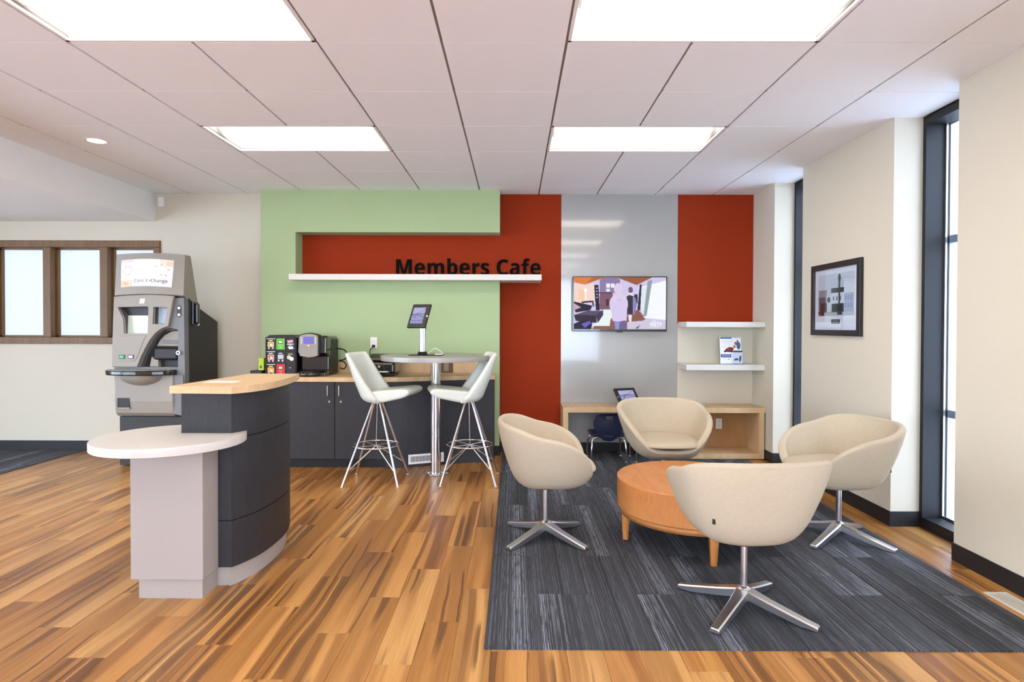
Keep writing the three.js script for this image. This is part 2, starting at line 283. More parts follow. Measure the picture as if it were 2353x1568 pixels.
// tall windows of the right wall
FRAMES.forEach(([a, b], n) => {
  const w = structure('window_' + (n + 1), 'tall narrow dark-framed window');
  const d = 0.055, x0 = 2.69, x1 = 2.85;
  part(w, 'jamb', bx(x0, x1, 0, CEIL, -b, -b + 0.03), M.bronze); part(w, 'jamb', bx(x0, x1, 0, CEIL, -a - 0.03, -a), M.bronze);
  part(w, 'sill', bx(x0, x1, 0, 0.07, -b + 0.03, -a - 0.03), M.bronze); part(w, 'head', bx(x0, x1, CEIL - d, CEIL + 0.01, -b + 0.03, -a - 0.03), M.bronze);
  part(w, 'glazing_bead', join(bx(2.812, 2.824, 0.07, CEIL - d, -b + 0.03, -b + 0.045), bx(2.812, 2.824, 0.07, CEIL - d, -a - 0.045, -a - 0.03), bx(2.812, 2.824, 0.07, 0.085, -b + 0.045, -a - 0.045)), M.alu);
  part(w, 'pane', bx(2.830, 2.836, 0.07, CEIL - d, -b + 0.03, -a - 0.03), M.tinted);
  for (const y of [0.755, 1.90]) part(w, 'crossbar', bx(2.85, 2.90, y - 0.025, y + 0.025, -b, -a), M.concrete);
});
// frosted oak window in the far wall
{
  const w = structure('window_7', 'frosted interior window with oak frame');
  const z0 = -BACK - 0.12, z1 = -BACK + 0.018, f = 0.07, mull = [-4.92, -4.32, -5.52];
  part(w, 'head', bx(WX0, WX1, WY1 - f, WY1, z0, z1, 0.006), M.oak); part(w, 'sill', bx(WX0, WX1, WY0, WY0 + f, z0, z1 + 0.008, 0.006), M.oak);
  part(w, 'jamb', bx(WX1 - f, WX1, WY0 + f, WY1 - f, z0, z1, 0.006), M.oak); part(w, 'jamb', bx(WX0, WX0 + f, WY0 + f, WY1 - f, z0, z1, 0.006), M.oak);
  for (const x of mull) part(w, 'mullion', bx(x - 0.042, x + 0.042, WY0 + f, WY1 - f, z0, z1, 0.006), M.oak);
  const e = [WX0 + f, -5.52, -4.92, -4.32, WX1 - f];
  for (let i = 0; i < 4; i++) {
    const a = e[i] + (i ? 0.042 : 0), b = e[i + 1] - (i < 3 ? 0.042 : 0), s = 0.018, y0 = WY0 + f, y1 = WY1 - f;
    part(w, 'stop_bead', join(bx(a, a + s, y0, y1, z0 + 0.02, z0 + 0.06), bx(b - s, b, y0, y1, z0 + 0.02, z0 + 0.06), bx(a, b, y0, y0 + s, z0 + 0.02, z0 + 0.06), bx(a, b, y1 - s, y1, z0 + 0.02, z0 + 0.06)), M.oak);
    part(w, 'pane', bx(a, b, y0, y1, z0 + 0.012, z0 + 0.018), M.frosted);
  }
}
// baseboards
const bb = structure('baseboard_back', 'black vinyl baseboard'), BT = 0.008, BH = 0.1;
part(bb, 'baseboard', bx(LEFT, -2.585, 0, BH, -BACK, -BACK + BT, 0.003), M.base); part(bb, 'baseboard', bx(-0.145, 2.5, 0, BH, -BACK, -BACK + BT, 0.003), M.base);
part(bb, 'baseboard', bx(-0.2, -0.145, 0, BH, -GREEN, -GREEN + BT, 0.003), M.base); part(bb, 'baseboard', bx(-0.153, -0.145, 0, BH, -BACK, -GREEN + BT), M.base);
const br = structure('baseboard_right', 'black vinyl baseboard');
{
  let far = BACK;
  for (const [a, b] of [...FRAMES, [-3.4, -3.4]]) {
    part(br, 'baseboard', bx(RIGHT - BT, RIGHT, 0, BH, -far - (far < BACK ? BT : 0), -b + BT, 0.003), M.base);
    if (b > -3.3) { part(br, 'baseboard', bx(RIGHT, 2.69, 0, BH, -b, -b + BT, 0.003), M.base); part(br, 'baseboard', bx(RIGHT, 2.69, 0, BH, -a - BT, -a, 0.003), M.base); }
    far = a;
  }
}
// outdoors
const ground = structure('ground', 'pale gravel outside'); part(ground, 'gravel', new THREE.CylinderGeometry(60, 60, 0.3, 48).translate(0, -0.36, 0), M.ground);

// ceiling lights --------------------------------------------------
const glow = new THREE.MeshStandardMaterial({ color: '#ffffff', emissive: '#fff8f0', emissiveIntensity: 2.2, roughness: 0.6 });
const lightLabels = { '-3_-1': 'ceiling light panel over the white round kiosk table, cut off at the top', '1_-1': 'ceiling light panel cut off at the top, above the coffee table', '-3_2': 'ceiling light panel nearest the green wall', '1_2': 'ceiling light panel nearest the grey panel and television' };
for (const i of [-3, 1]) for (const j of [2, -1, -4, -7, -10]) {
  const x0 = GX + i * T, x1 = x0 + 2 * T, z0 = GZ + j * T, z1 = z0 + T, cx = (x0 + x1) / 2, cz = -(z0 + z1) / 2, hw = T - 0.004, hd = T / 2 - 0.004;
  const o = thing('ceiling_light', lightLabels[i + '_' + j] ?? 'ceiling light panel behind the camera, seen only in the gloss wall', 'ceiling light', [cx, CEIL, cz], 0, 'ceiling light panels');
  part(o, 'frame', join(bx(-hw, hw, 0, 0.012, -hd, -hd + 0.016), bx(-hw, hw, 0, 0.012, hd - 0.016, hd), bx(-hw, -hw + 0.016, 0, 0.012, -hd, hd), bx(hw - 0.016, hw, 0, 0.012, -hd, hd)), M.white);
  part(o, 'housing', join(bx(-hw, hw, 0.13, 0.135, -hd, hd), bx(-hw, -hw + 0.004, 0.012, 0.13, -hd, hd), bx(hw - 0.004, hw, 0.012, 0.13, -hd, hd), bx(-hw, hw, 0.012, 0.13, -hd, -hd + 0.004), bx(-hw, hw, 0.012, 0.13, hd - 0.004, hd)), M.white);
  // vaulted lens either side of a curved basket
  part(o, 'lens', surface(2, 24, (u, v) => [lerp(-hw + 0.016, hw - 0.016, u), 0.02 + 0.075 * Math.sin(v * Math.PI) ** 0.8, lerp(-hd + 0.016, hd - 0.016, v)]), glow);
  part(o, 'basket', surface(2, 16, (u, v) => [lerp(-hw + 0.03, hw - 0.03, u), 0.09 - 0.055 * Math.sin(v * Math.PI), lerp(-0.11, 0.11, v)]), glow);
  for (const s of [-1, 1]) part(o, 'end_cap', front(spline([[-0.12, 0.1], [-0.08, 0.045], [0, 0.022], [0.08, 0.045], [0.12, 0.1]], 16), 0, 0.006).rotateY(Math.PI / 2).translate(s * (hw - 0.03) - 0.003, 0, 0), M.white);
  const l = new THREE.RectAreaLight('#fff1df', TROFFER, 2 * hw - 0.04, 2 * hd - 0.04); l.position.set(0, 0.014, 0); l.rotation.x = -Math.PI / 2; o.add(l); l.name = 'lamp';
}
{
  const o = thing('downlight', 'small round recessed downlight near the soffit', 'downlight', [-3.14, CEIL, -4.5]);
  part(o, 'trim_ring', disc([[0.062, -0.001], [0.078, -0.004], [0.082, -0.001], [0.082, 0.002], [0.062, 0.002]]), M.white);
  part(o, 'lamp_face', cyl(0.062, -0.0015, 0.0015), new THREE.MeshStandardMaterial({ color: '#fff', emissive: '#fff2dc', emissiveIntensity: 3 }));
  const l = new THREE.SpotLight('#fff0d8', 5, 0, 0.9, 0.6, 2); l.position.set(0, -0.012, 0); l.target.position.set(0, -2, 0); l.castShadow = true; l.shadow.radius = 2; o.add(l, l.target); l.name = 'lamp'; l.target.name = 'lamp_aim';
}
{
  const o = thing('motion_sensor', 'small white motion sensor in the corner under the ceiling by the soffit', 'sensor', [-3.70, 2.56, -BACK]);
  part(o, 'housing', bx(-0.03, 0.03, 0, 0.105, 0, 0.05, 0.012), M.plate); part(o, 'lens', bx(-0.022, 0.022, 0.012, 0.05, 0.045, 0.056, 0.008), M.white);
}

// ---------------------------------------------------------------- sign and shelf on the feature wall
{
  const o = thing('wall_shelf', 'long white floating ledge under the Members Cafe lettering', 'shelf');
  part(o, 'board', bx(-2.235, 0.266, 1.775, 1.834, -GREEN, -5.92, 0.003), M.trimWhite);
  part(o, 'board', bx(-0.153, 0.266, 1.775, 1.834, -BACK, -GREEN, 0.002), M.trimWhite); part(o, 'board', bx(-2.231, -0.153, 1.801, 1.834, -BACK, -GREEN), M.trimWhite);
}
const bold = await new FontLoader().loadAsync('fonts/droid/droid_sans_bold.typeface.json');
const regular = await new FontLoader().loadAsync('fonts/droid/droid_sans_regular.typeface.json');
{
  const o = thing('wall_lettering', 'black Members Cafe lettering on the red wall', 'sign', [0, 0, 0]);
  const X0 = -1.243, X1 = 0.271, cap = 0.163, text = 'Members Cafe', size = 0.163 / 0.72;
  let x = 0; const gl = [];
  for (const ch of text) { const gd = bold.data.glyphs[ch]; if (ch !== ' ') gl.push([ch, x]); x += gd.ha * size / bold.data.resolution; }
  const all = new TextGeometry(text, { font: bold, size, depth: 0.015, curveSegments: 6 }); all.computeBoundingBox(); const bb0 = all.boundingBox, sx = (X1 - X0) / (bb0.max.x - bb0.min.x);
  const M1 = new TextGeometry('M', { font: bold, size, depth: 0.015 }); M1.computeBoundingBox(); const sy = cap / M1.boundingBox.max.y;
  for (const [ch, cx] of gl) part(o, 'letter', new TextGeometry(ch, { font: bold, size, depth: 0.015, curveSegments: 6 }).translate(cx - bb0.min.x, 0, 0).scale(sx, sy, 1).translate(X0, 1.857, -BACK + 0.001), Ph({ color: '#0c0a08', roughness: 0.8, specularIntensity: 0.2 }));
}
// shelves, television, desk on the right
for (const [y0, y1, label] of [[1.317, 1.371, 'upper white floating shelf below the red panel'], [0.886, 0.942, 'lower white floating shelf carrying the brochure stand']])
  solo('floating_shelf', label, 'shelf', bx(1.715, 2.498, y0, y1, -BACK, -5.98, 0.003), M.trimWhite);
{
  const o = thing('television', 'black flat television on the grey gloss panel showing a living room', 'television', [1.09, 1.556, -6.22]);
  part(o, 'housing', bx(-0.4885, 0.4885, -0.2855, 0.2855, -0.03, 0.012, 0.006), M.blackGloss);
  part(o, 'wall_mount', bx(-0.2, 0.2, -0.15, 0.15, -0.079, -0.03), M.black);
  part(o, 'stand_badge', bx(-0.03, 0.03, -0.296, -0.283, -0.01, 0.012, 0.004), M.blackGloss);
  const pic = canvas(1024, 580, (g, w, h) => {
    const poly = (c, ...p) => { g.fillStyle = c; g.beginPath(); for (let i = 0; i < p.length; i += 2) g.lineTo(p[i] * w, p[i + 1] * h); g.closePath(); g.fill(); };
    g.fillStyle = '#cfc6ea'; g.fillRect(0, 0, w, h);
    poly('#d97a35', 0, 0, 0.34, 0, 0.12, 0.14, 0, 0.1); poly('#9c5a3c', 0.46, 0, 0.85, 0, 0.68, 0.15); poly('#b4642f', 0.2, 0, 0.34, 0, 0.13, 0.135);
    poly('#f0d2c8', 0, 0.12, 0.12, 0.15, 0.22, 0.12, 0.22, 0.5, 0, 0.52); poly('#8b7aa0', 0.28, 0.05, 0.33, 0, 0.46, 0, 0.5, 0.04, 0.5, 0.3, 0.28, 0.3); poly('#7d5566', 0.28, 0.3, 0.42, 0.3, 0.42, 0.62, 0.28, 0.62); poly('#3c2c3a', 0.35, 0.42, 0.38, 0.42, 0.38, 0.55, 0.35, 0.55);
    poly('#f6f2ff', 0.35, 0.12, 0.39, 0.12, 0.39, 0.2, 0.35, 0.2); poly('#efeaff', 0.4, 0.12, 0.44, 0.12, 0.44, 0.2, 0.4, 0.2); poly('#e8e4fa', 0.35, 0.22, 0.39, 0.22, 0.39, 0.28, 0.35, 0.28); poly('#2d2436', 0.265, 0.295, 0.41, 0.295, 0.41, 0.31, 0.265, 0.31);
    poly('#f4c8a4', 0.05, 0.24, 0.11, 0.24, 0.11, 0.45, 0.05, 0.45); poly('#fffdf4', 0.11, 0.22, 0.145, 0.22, 0.145, 0.28, 0.11, 0.28); poly('#fff6ea', 0.122, 0.28, 0.134, 0.28, 0.134, 0.44, 0.122, 0.44);
    poly('#1d1822', 0.22, 0.15, 0.265, 0.15, 0.28, 0.64, 0.24, 0.64); for (let i = 0; i < 4; i++) { g.fillStyle = '#cbbfdc'; g.fillRect((0.237 + i * 0.002) * w, (0.2 + i * 0.06) * h, 0.018 * w, 0.022 * h); }
    poly('#e4f0ee', 0.32, 0.62, 0.42, 0.62, 0.4, 0.95, 0.2, 0.95); poly('#8a5a4c', 0.4, 0.8, 0.7, 0.62, 0.78, 0.8, 0.6, 1, 0.2, 1, 0.22, 0.94, 0.39, 0.94);
    poly('#1c1526', 0, 0.47, 0.08, 0.5, 0.2, 0.55, 0.18, 0.63, 0.02, 0.68, 0, 0.6); poly('#241a2c', 0.08, 0.47, 0.21, 0.45, 0.22, 0.56, 0.205, 0.56, 0.2, 0.48, 0.09, 0.5); poly('#c9a3ac', 0, 0.5, 0.08, 0.58, 0, 0.64);
    poly('#584462', 0.02, 0.72, 0.15, 0.64, 0.31, 0.65, 0.24, 0.76, 0.02, 0.76); poly('#2a1d2c', 0, 0.72, 0.24, 0.74, 0.25, 0.88, 0.02, 0.84); poly('#3d3052', 0.24, 0.74, 0.315, 0.63, 0.32, 0.72, 0.26, 0.88); poly('#1a1230', 0, 0.9, 0.12, 0.8, 0.2, 0.85, 0.19, 1, 0, 1); poly('#6a58b8', 0.08, 0.9, 0.17, 0.84, 0.19, 0.88, 0.12, 0.98);
    poly('#f4f6fb', 0.7, 0.2, 1, 0.06, 1, 0.82, 0.76, 0.78); poly('#8fa0a6', 0.8, 0.07, 0.85, 0.05, 0.79, 0.74, 0.755, 0.76); poly('#2b2f3c', 0.715, 0.14, 0.735, 0.14, 0.72, 0.64, 0.69, 0.62); poly('#dfe6ec', 0.735, 0.2, 0.79, 0.18, 0.76, 0.7, 0.725, 0.62); poly('#2c2836', 0.6, 0.33, 0.69, 0.33, 0.69, 0.5, 0.6, 0.46);
    g.fillStyle = '#6a5a70'; g.beginPath(); g.ellipse(0.615 * w, 0.245 * h, 26, 34, 0, 0, 7); g.fill(); poly('#efe0ea', 0.6, 0.3, 0.635, 0.3, 0.66, 0.36, 0.58, 0.37); poly('#37303e', 0.575, 0.37, 0.6, 0.34, 0.645, 0.36, 0.645, 0.72, 0.575, 0.7); poly('#8d82b8', 0.64, 0.35, 0.67, 0.4, 0.685, 0.52, 0.66, 0.72, 0.64, 0.72); poly('#e8e2f4', 0.59, 0.72, 0.63, 0.72, 0.625, 0.9, 0.6, 0.85);
    g.fillStyle = '#dccbe6'; g.beginPath(); g.ellipse(0.48 * w, 0.22 * h, 48, 62, 0, 0, 7); g.fill(); g.beginPath(); g.ellipse(0.487 * w, 0.52 * h, 104, 118, 0, 0, 7); g.fill(); poly('#d6c8ea', 0.395, 0.45, 0.58, 0.45, 0.575, 0.84, 0.5, 0.86, 0.42, 0.84); g.fillStyle = '#c9b6da'; g.fillRect(0.47 * w, 0.42 * h, 0.05 * w, 0.03 * h);
    poly('#8c92d8', 0.44, 0.85, 0.495, 0.85, 0.495, 1, 0.45, 1); poly('#6a6496', 0.5, 0.85, 0.56, 0.83, 0.57, 1, 0.51, 1);
    poly('#cfc6dc', 0.58, 0.86, 0.84, 0.82, 1, 0.86, 1, 1, 0.58, 1); poly('#4a4258', 0.67, 0.98, 0.72, 0.92, 0.71, 0.95, 0.69, 0.99);
    g.fillStyle = '#ffffff'; g.font = 'bold 52px sans-serif'; g.fillText('HGTV', 0.825 * w, 0.93 * h); g.fillRect(0.83 * w, 0.945 * h, 0.1 * w, 5); g.beginPath(); g.moveTo(0.84 * w, 0.86 * h); g.lineTo(0.87 * w, 0.83 * h); g.lineTo(0.9 * w, 0.86 * h); g.lineTo(0.87 * w, 0.845 * h); g.closePath(); g.fill();
  });
  const soft = canvas(230, 130, (g, w, h) => { g.imageSmoothingEnabled = true; g.drawImage(pic.image, 0, 0, w, h); });
  part(o, 'screen', new THREE.PlaneGeometry(0.952, 0.538).translate(0, 0.006, 0.0135), new THREE.MeshPhysicalMaterial({ color: '#030303', roughness: 0.3, specularIntensity: 0.25, emissive: '#ffffff', emissiveMap: soft, emissiveIntensity: 0.95 }));
}
{
  const o = thing('childrens_desk', 'low maple desk with open box end below the grey panel', 'desk');
  const x0 = 0.485, x1 = 2.498, f = -5.95, t = 0.052, h = 0.515;
  part(o, 'top', boxUV(bx(x0, x1, h - t, h, -BACK + 0.009, f, 0.002)), M.maple); part(o, 'side_panel', boxUV(bx(x0, x0 + t, 0.006, h - t, -BACK + 0.009, f, 0.002)), M.maple);
  part(o, 'side_panel', boxUV(bx(x1 - t - 0.012, x1 - 0.012, 0.006, h - t, -BACK + 0.009, f, 0.002)), M.maple); part(o, 'bottom_panel', boxUV(bx(1.70, x1 - t - 0.012, 0.006, 0.058, -BACK + 0.009, f, 0.002)), M.maple);
  part(o, 'divider', boxUV(bx(1.70, 1.70 + t, 0.058, h - t, -BACK + 0.009, f, 0.002)), M.maple); part(o, 'back_panel', boxUV(bx(1.70 + t, x1 - t - 0.012, 0.058, h - t, -BACK + 0.009, -BACK + 0.02)), M.brownPly);
}
function outlet(label, x, y, z, turn = 0, w = 0.066, h = 0.11) {
  const o = thing('wall_outlet', label, 'outlet', [x, y, z], turn);
  part(o, 'cover_plate', bx(-w / 2, w / 2, -h / 2, h / 2, 0, 0.006, 0.003), M.plate);
  for (const s of [-1, 1]) { const q = part(o, 'socket', bx(-0.016, 0.016, s * 0.022 - 0.013, s * 0.022 + 0.013, 0.004, 0.0085, 0.006), M.white); part(q, 'slots', join(bx(-0.008, -0.006, s * 0.022 - 0.002, s * 0.022 + 0.008, 0.0075, 0.009), bx(0.006, 0.008, s * 0.022 - 0.002, s * 0.022 + 0.008, 0.0075, 0.009), bx(-0.002, 0.002, s * 0.022 - 0.009, s * 0.022 - 0.005, 0.0075, 0.009)), M.black); }
  return o;
}
outlet('white wall outlet inside the open end of the low desk', 2.145, 0.305, -BACK + 0.0205);
// brochure stand
{
  const o = thing('brochure_stand', 'clear stand with a car loan flyer and a small leaflet pocket', 'brochure stand', [2.205, 0.9425, -6.10]);
  const flyer = canvas(512, 680, (g, w, h) => {
    g.fillStyle = '#eef1f4'; g.fillRect(0, 0, w, h); g.fillStyle = '#2f6c9c'; g.fillRect(60, 8, 230, 40); g.fillStyle = '#4c3a60'; g.fillRect(20, 8, 40, 40); g.fillStyle = '#7d8794'; g.fillRect(290, 8, 210, 12);
    g.fillStyle = '#c4c9d2'; g.fillRect(50, 100, 280, 14); for (let i = 0; i < 5; i++) g.fillRect(60, 140 + i * 34, 250 - 20 * (i % 2), 7);
    g.fillStyle = '#3f5f8e'; g.beginPath(); g.ellipse(450, 220, 48, 100, 0, 0, 7); g.fill(); g.fillStyle = '#7a5a48'; g.beginPath(); g.ellipse(430, 110, 22, 30, 0, 0, 7); g.fill(); g.fillStyle = '#4a2c22'; g.beginPath(); g.ellipse(385, 170, 32, 42, 0, 0, 7); g.fill(); g.fillStyle = '#c08a72'; g.beginPath(); g.ellipse(385, 178, 18, 26, 0, 0, 7); g.fill(); g.fillStyle = '#b57a5c'; g.beginPath(); g.ellipse(350, 250, 34, 38, 0, 0, 7); g.fill();
    g.fillStyle = '#6e1520'; g.beginPath(); g.moveTo(90, 380); g.lineTo(150, 300); g.lineTo(230, 260); g.lineTo(320, 270); g.lineTo(330, 330); g.lineTo(280, 390); g.closePath(); g.fill(); g.fillStyle = '#241418'; g.beginPath(); g.arc(120, 370, 26, 0, 7); g.fill(); g.beginPath(); g.arc(280, 370, 24, 0, 7); g.fill(); g.fillStyle = '#c04a50'; g.fillRect(170, 310, 90, 20);
    g.fillStyle = '#27406e'; g.fillRect(14, 440, 250, 84); g.fillStyle = '#6f83bb'; g.fillRect(34, 450, 210, 60); g.fillStyle = '#6b5a5a'; g.fillRect(190, 560, 36, 18); g.fillStyle = '#d5c8c6'; g.fillRect(60, 570, 110, 10);
  });
  const leaf = canvas(256, 340, (g, w, h) => { g.fillStyle = '#e9e9ee'; g.fillRect(0, 0, w, h); g.fillStyle = '#12304a'; g.fillRect(0, 14, w, 40); g.fillStyle = '#9aa7b8'; g.fillRect(20, 66, 160, 10); g.fillStyle = '#3f3538'; g.beginPath(); g.ellipse(190, 220, 26, 82, 0.2, 0, 7); g.fill(); g.fillStyle = '#4b3236'; g.beginPath(); g.moveTo(20, 250); g.lineTo(60, 210); g.lineTo(120, 200); g.lineTo(150, 240); g.lineTo(130, 262); g.lineTo(24, 266); g.closePath(); g.fill(); });
  part(o, 'holder', bx(-0.1135, 0.1135, 0, 0.003, -0.07, 0.04), M.glass); const t = -0.14;
  part(o, 'back_sheet', bx(-0.1135, 0.1135, 0, 0.28, -0.004, 0).rotateX(t), M.glass);
  part(o, 'flyer', bx(-0.108, 0.108, 0.004, 0.278, 0.0005, 0.002).rotateX(t), [M.paper, M.paper, M.paper, M.paper, S({ map: flyer, roughness: 0.4 }), M.paper]);
  const p = part(o, 'leaflet_pocket', bx(0.01, 0.116, 0, 0.11, 0.022, 0.025).rotateX(t), M.glass); part(p, 'leaflet', bx(0.014, 0.112, 0.004, 0.14, 0.018, 0.0215).rotateX(t), [M.paper, M.paper, M.paper, M.paper, S({ map: leaf, roughness: 0.4 }), M.paper]);
}
// framed picture on the pier
{
  const o = thing('framed_picture', 'black framed monochrome street photograph between the windows', 'picture', [RIGHT, 1.54, -4.66], -Math.PI / 2);
  const w = 0.355, h = 0.285, b = 0.045;
  part(o, 'frame', front([[-w, -h], [w, -h], [w, h], [-w, h]], 0, 0.028, 0.003, [[[-w + b, -h + b], [-w + b, h - b], [w - b, h - b], [w - b, -h + b]]]), S({ color: '#201c1e', roughness: 0.45 }));
  const art = canvas(640, 512, (g, W2, H2) => {
    g.fillStyle = '#e9e4de'; g.fillRect(0, 0, W2, H2); const X = 50, Y = 44, w2 = 540, h2 = 350; g.fillStyle = '#cfcecb'; g.fillRect(X, Y, w2, h2);
    g.fillStyle = '#5c5a58'; g.fillRect(X + 10, Y + 130, 130, 220); g.fillStyle = '#8d8a86'; g.fillRect(X + 10, Y + 130, 130, 60); g.fillStyle = '#d9d6d0'; g.fillRect(X + 130, Y + 180, 90, 170); g.fillStyle = '#e7e4de'; g.fillRect(X + 210, Y + 150, 180, 180); g.fillStyle = '#4a4846'; g.fillRect(X + 205, Y + 120, 190, 40);
    g.fillStyle = '#474543'; g.fillRect(X + 315, Y + 20, 26, 230); g.beginPath(); g.ellipse(X + 328, Y + 40, 20, 34, 0, 0, 7); g.fill(); g.fillStyle = '#2f2d2c'; for (let i = 0; i < 3; i++) g.fillRect(X + 235 + i * 50, Y + 190, 14, 34); g.fillStyle = '#3b3938'; g.beginPath(); g.arc(X + 168, Y + 215, 24, 0, 7); g.fill();
    g.fillStyle = '#262423'; g.fillRect(X + 215, Y + 250, 180, 70); g.fillRect(X + 40, Y + 240, 100, 100); g.fillStyle = '#181716'; g.fillRect(X, Y + 318, w2, 10); g.fillStyle = '#b9b6b1'; g.fillRect(X + 100, Y + 320, 440, 30); g.fillStyle = '#9a9cb0'; g.fillRect(X + 400, Y + 170, 130, 150); g.fillStyle = '#7d80a0'; for (let i = 0; i < 6; i++) g.fillRect(X + 405 + (i % 3) * 40, Y + 190 + Math.floor(i / 3) * 60, 26, 36); g.fillStyle = '#2b2928'; g.fillRect(X + 300, Y + 322, 70, 20);
    g.fillStyle = '#1c1a1a'; g.fillRect(260, 424, 130, 36); g.fillStyle = '#b0aca4'; g.fillRect(280, 434, 90, 5); g.fillRect(292, 446, 66, 4);
  });
  part(o, 'mat_and_print', new THREE.PlaneGeometry(2 * (w - b), 2 * (h - b)).translate(0, 0, 0.012), S({ map: art, roughness: 0.7 }));
  part(o, 'glazing', bx(-w + b, w - b, -h + b, h - b, 0.016, 0.018), M.glass);
}
// floor register by the right wall
{
  const o = thing('floor_register', 'beige metal floor register by the right wall', 'vent', [2.398, 0, -2.80]);
  part(o, 'frame', front([[-0.058, -0.18], [0.058, -0.18], [0.058, 0.18], [-0.058, 0.18]], 0, 0.005, 0.001, [[[-0.042, -0.163], [-0.042, 0.163], [0.042, 0.163], [0.042, -0.163]]]).rotateX(-Math.PI / 2), S({ color: '#cfccc0', roughness: 0.45 }));
  part(o, 'duct', bx(-0.042, 0.042, 0.0003, 0.001, -0.163, 0.163), M.black);
  for (let i = 0; i < 8; i++) part(o, 'louver', bx(-0.0375 + i * 0.0103, -0.0325 + i * 0.0103, 0.001, 0.004, -0.163, 0.163), S({ color: '#cfccc0', roughness: 0.45 }));
}

// ---------------------------------------------------------------- coffee counter
const CF = 5.515;
{
  const back = -GREEN + 0.001;
  const curve = spline([[-1.19, CF], [-0.99, 5.565], [-0.68, 5.69], [-0.44, 5.765], [-0.2, 5.81]], 20);
  const o = thing('base_cabinet', 'charcoal coffee cabinet with two handled doors and a swept end', 'cabinet');
  part(o, 'carcass', plan([[-2.56, CF + 0.02], [-1.20, CF + 0.02], [-1.20, 6.099], [-2.56, 6.099]], 0.1, 0.805), M.slate);
  part(o, 'toe_kick', plan([[-2.56, CF + 0.06], [-1.20, CF + 0.06], [-1.20, 6.0], [-2.56, 6.0]], 0, 0.1), M.black);
  part(o, 'curved_end', boxUV(plan([...curve, [-0.2, 6.099], [-1.19, 6.099]], 0.001, 0.805)), M.slate);
  for (const [a, b, hs] of [[-2.555, -2.128, 0], [-2.122, -1.661, 1], [-1.655, -1.194, -1]]) {
    const d = part(o, 'door', boxUV(bx(a, b, 0.09, 0.803, -CF - 0.019, -CF, 0.0015)), M.slate);
    if (!hs) continue; const x = hs > 0 ? b - 0.055 : a + 0.045;
    part(d, 'handle', tube([[x, 0.675, -CF], [x, 0.675, -CF + 0.028], [x, 0.685, -CF + 0.032], [x, 0.76, -CF + 0.032], [x, 0.77, -CF + 0.028], [x, 0.77, -CF]], 0.0045, 30), M.nickel);
    part(d, 'lock', cyl(0.0095, 0, 0.004, 0, 0, 20).rotateX(Math.PI / 2).translate(x + 0.008, 0.62, -CF), M.nickel);
  }
  const top = thing('countertop', 'light maple counter with backsplash along the green wall', 'countertop');
  const edge = spline([[-1.19, CF - 0.025], [-0.99, 5.54], [-0.68, 5.665], [-0.44, 5.74], [-0.19, 5.79]], 20);
  part(top, 'worktop', boxUV(plan([[-2.57, CF - 0.025], ...edge, [-0.19, 6.099], [-2.57, 6.099]], 0.805, 0.846, 0.0015)), M.maple);
  part(top, 'backsplash', boxUV(bx(-2.57, -0.27, 0.846, 0.955, back, back + 0.02, 0.0015)), M.maple);
  // wall register set in the swept end
  const v = thing('wall_register', 'white slotted register low on the swept cabinet end', 'vent', [-0.83, 0.075, -5.628], Math.atan2(0.128, 0.31));
  part(v, 'frame', front([[-0.17, -0.045], [0.17, -0.045], [0.17, 0.045], [-0.17, 0.045]], 0.003, 0.006, 0.001, [[[-0.15, -0.027], [-0.15, 0.027], [0.15, 0.027], [0.15, -0.027]]]), M.plate);
  part(v, 'duct', bx(-0.15, 0.15, -0.027, 0.027, 0.003, 0.004), M.black);
  for (let i = 0; i < 22; i++) part(v, 'louver', bx(-0.146 + i * 0.0136, -0.1405 + i * 0.0136, -0.027, 0.027, 0.004, 0.008), M.plate);
}
const CT = 0.846;
outlet('white wall outlet above the printer with a black plug', -1.434, 1.147, -GREEN + 0.001, 0, 0.07, 0.115);
{
  const o = thing('wall_outlet', 'brown wall outlet in the backsplash beside the table column', 'outlet', [-0.685, 0.895, -GREEN + 0.0215]);
  part(o, 'cover_plate', bx(-0.062, 0.062, -0.05, 0.058, 0, 0.006, 0.003), S({ color: '#6a4a2a', roughness: 0.5 })); part(o, 'insert', bx(-0.03, 0.018, -0.032, 0.05, 0.004, 0.009, 0.003), S({ color: '#8e8378', roughness: 0.5 }));
  const p = thing('power_cord', 'black plug and cord running from the outlet to the printer', 'cord', [0, 0, 0]);
  part(p, 'plug', bx(-1.447, -1.417, 1.10, 1.128, -GREEN + 0.0102, -GREEN + 0.035, 0.006), M.rubber);
  part(p, 'cord', tube([[-1.436, 1.108, -GREEN + 0.034], [-1.455, 1.085, -GREEN + 0.05], [-1.462, 1.05, -GREEN + 0.05], [-1.448, 1.02, -6.03], [-1.40, 1.0, -5.99], [-1.36, 0.97, -5.985]], 0.0045), M.rubber);
}
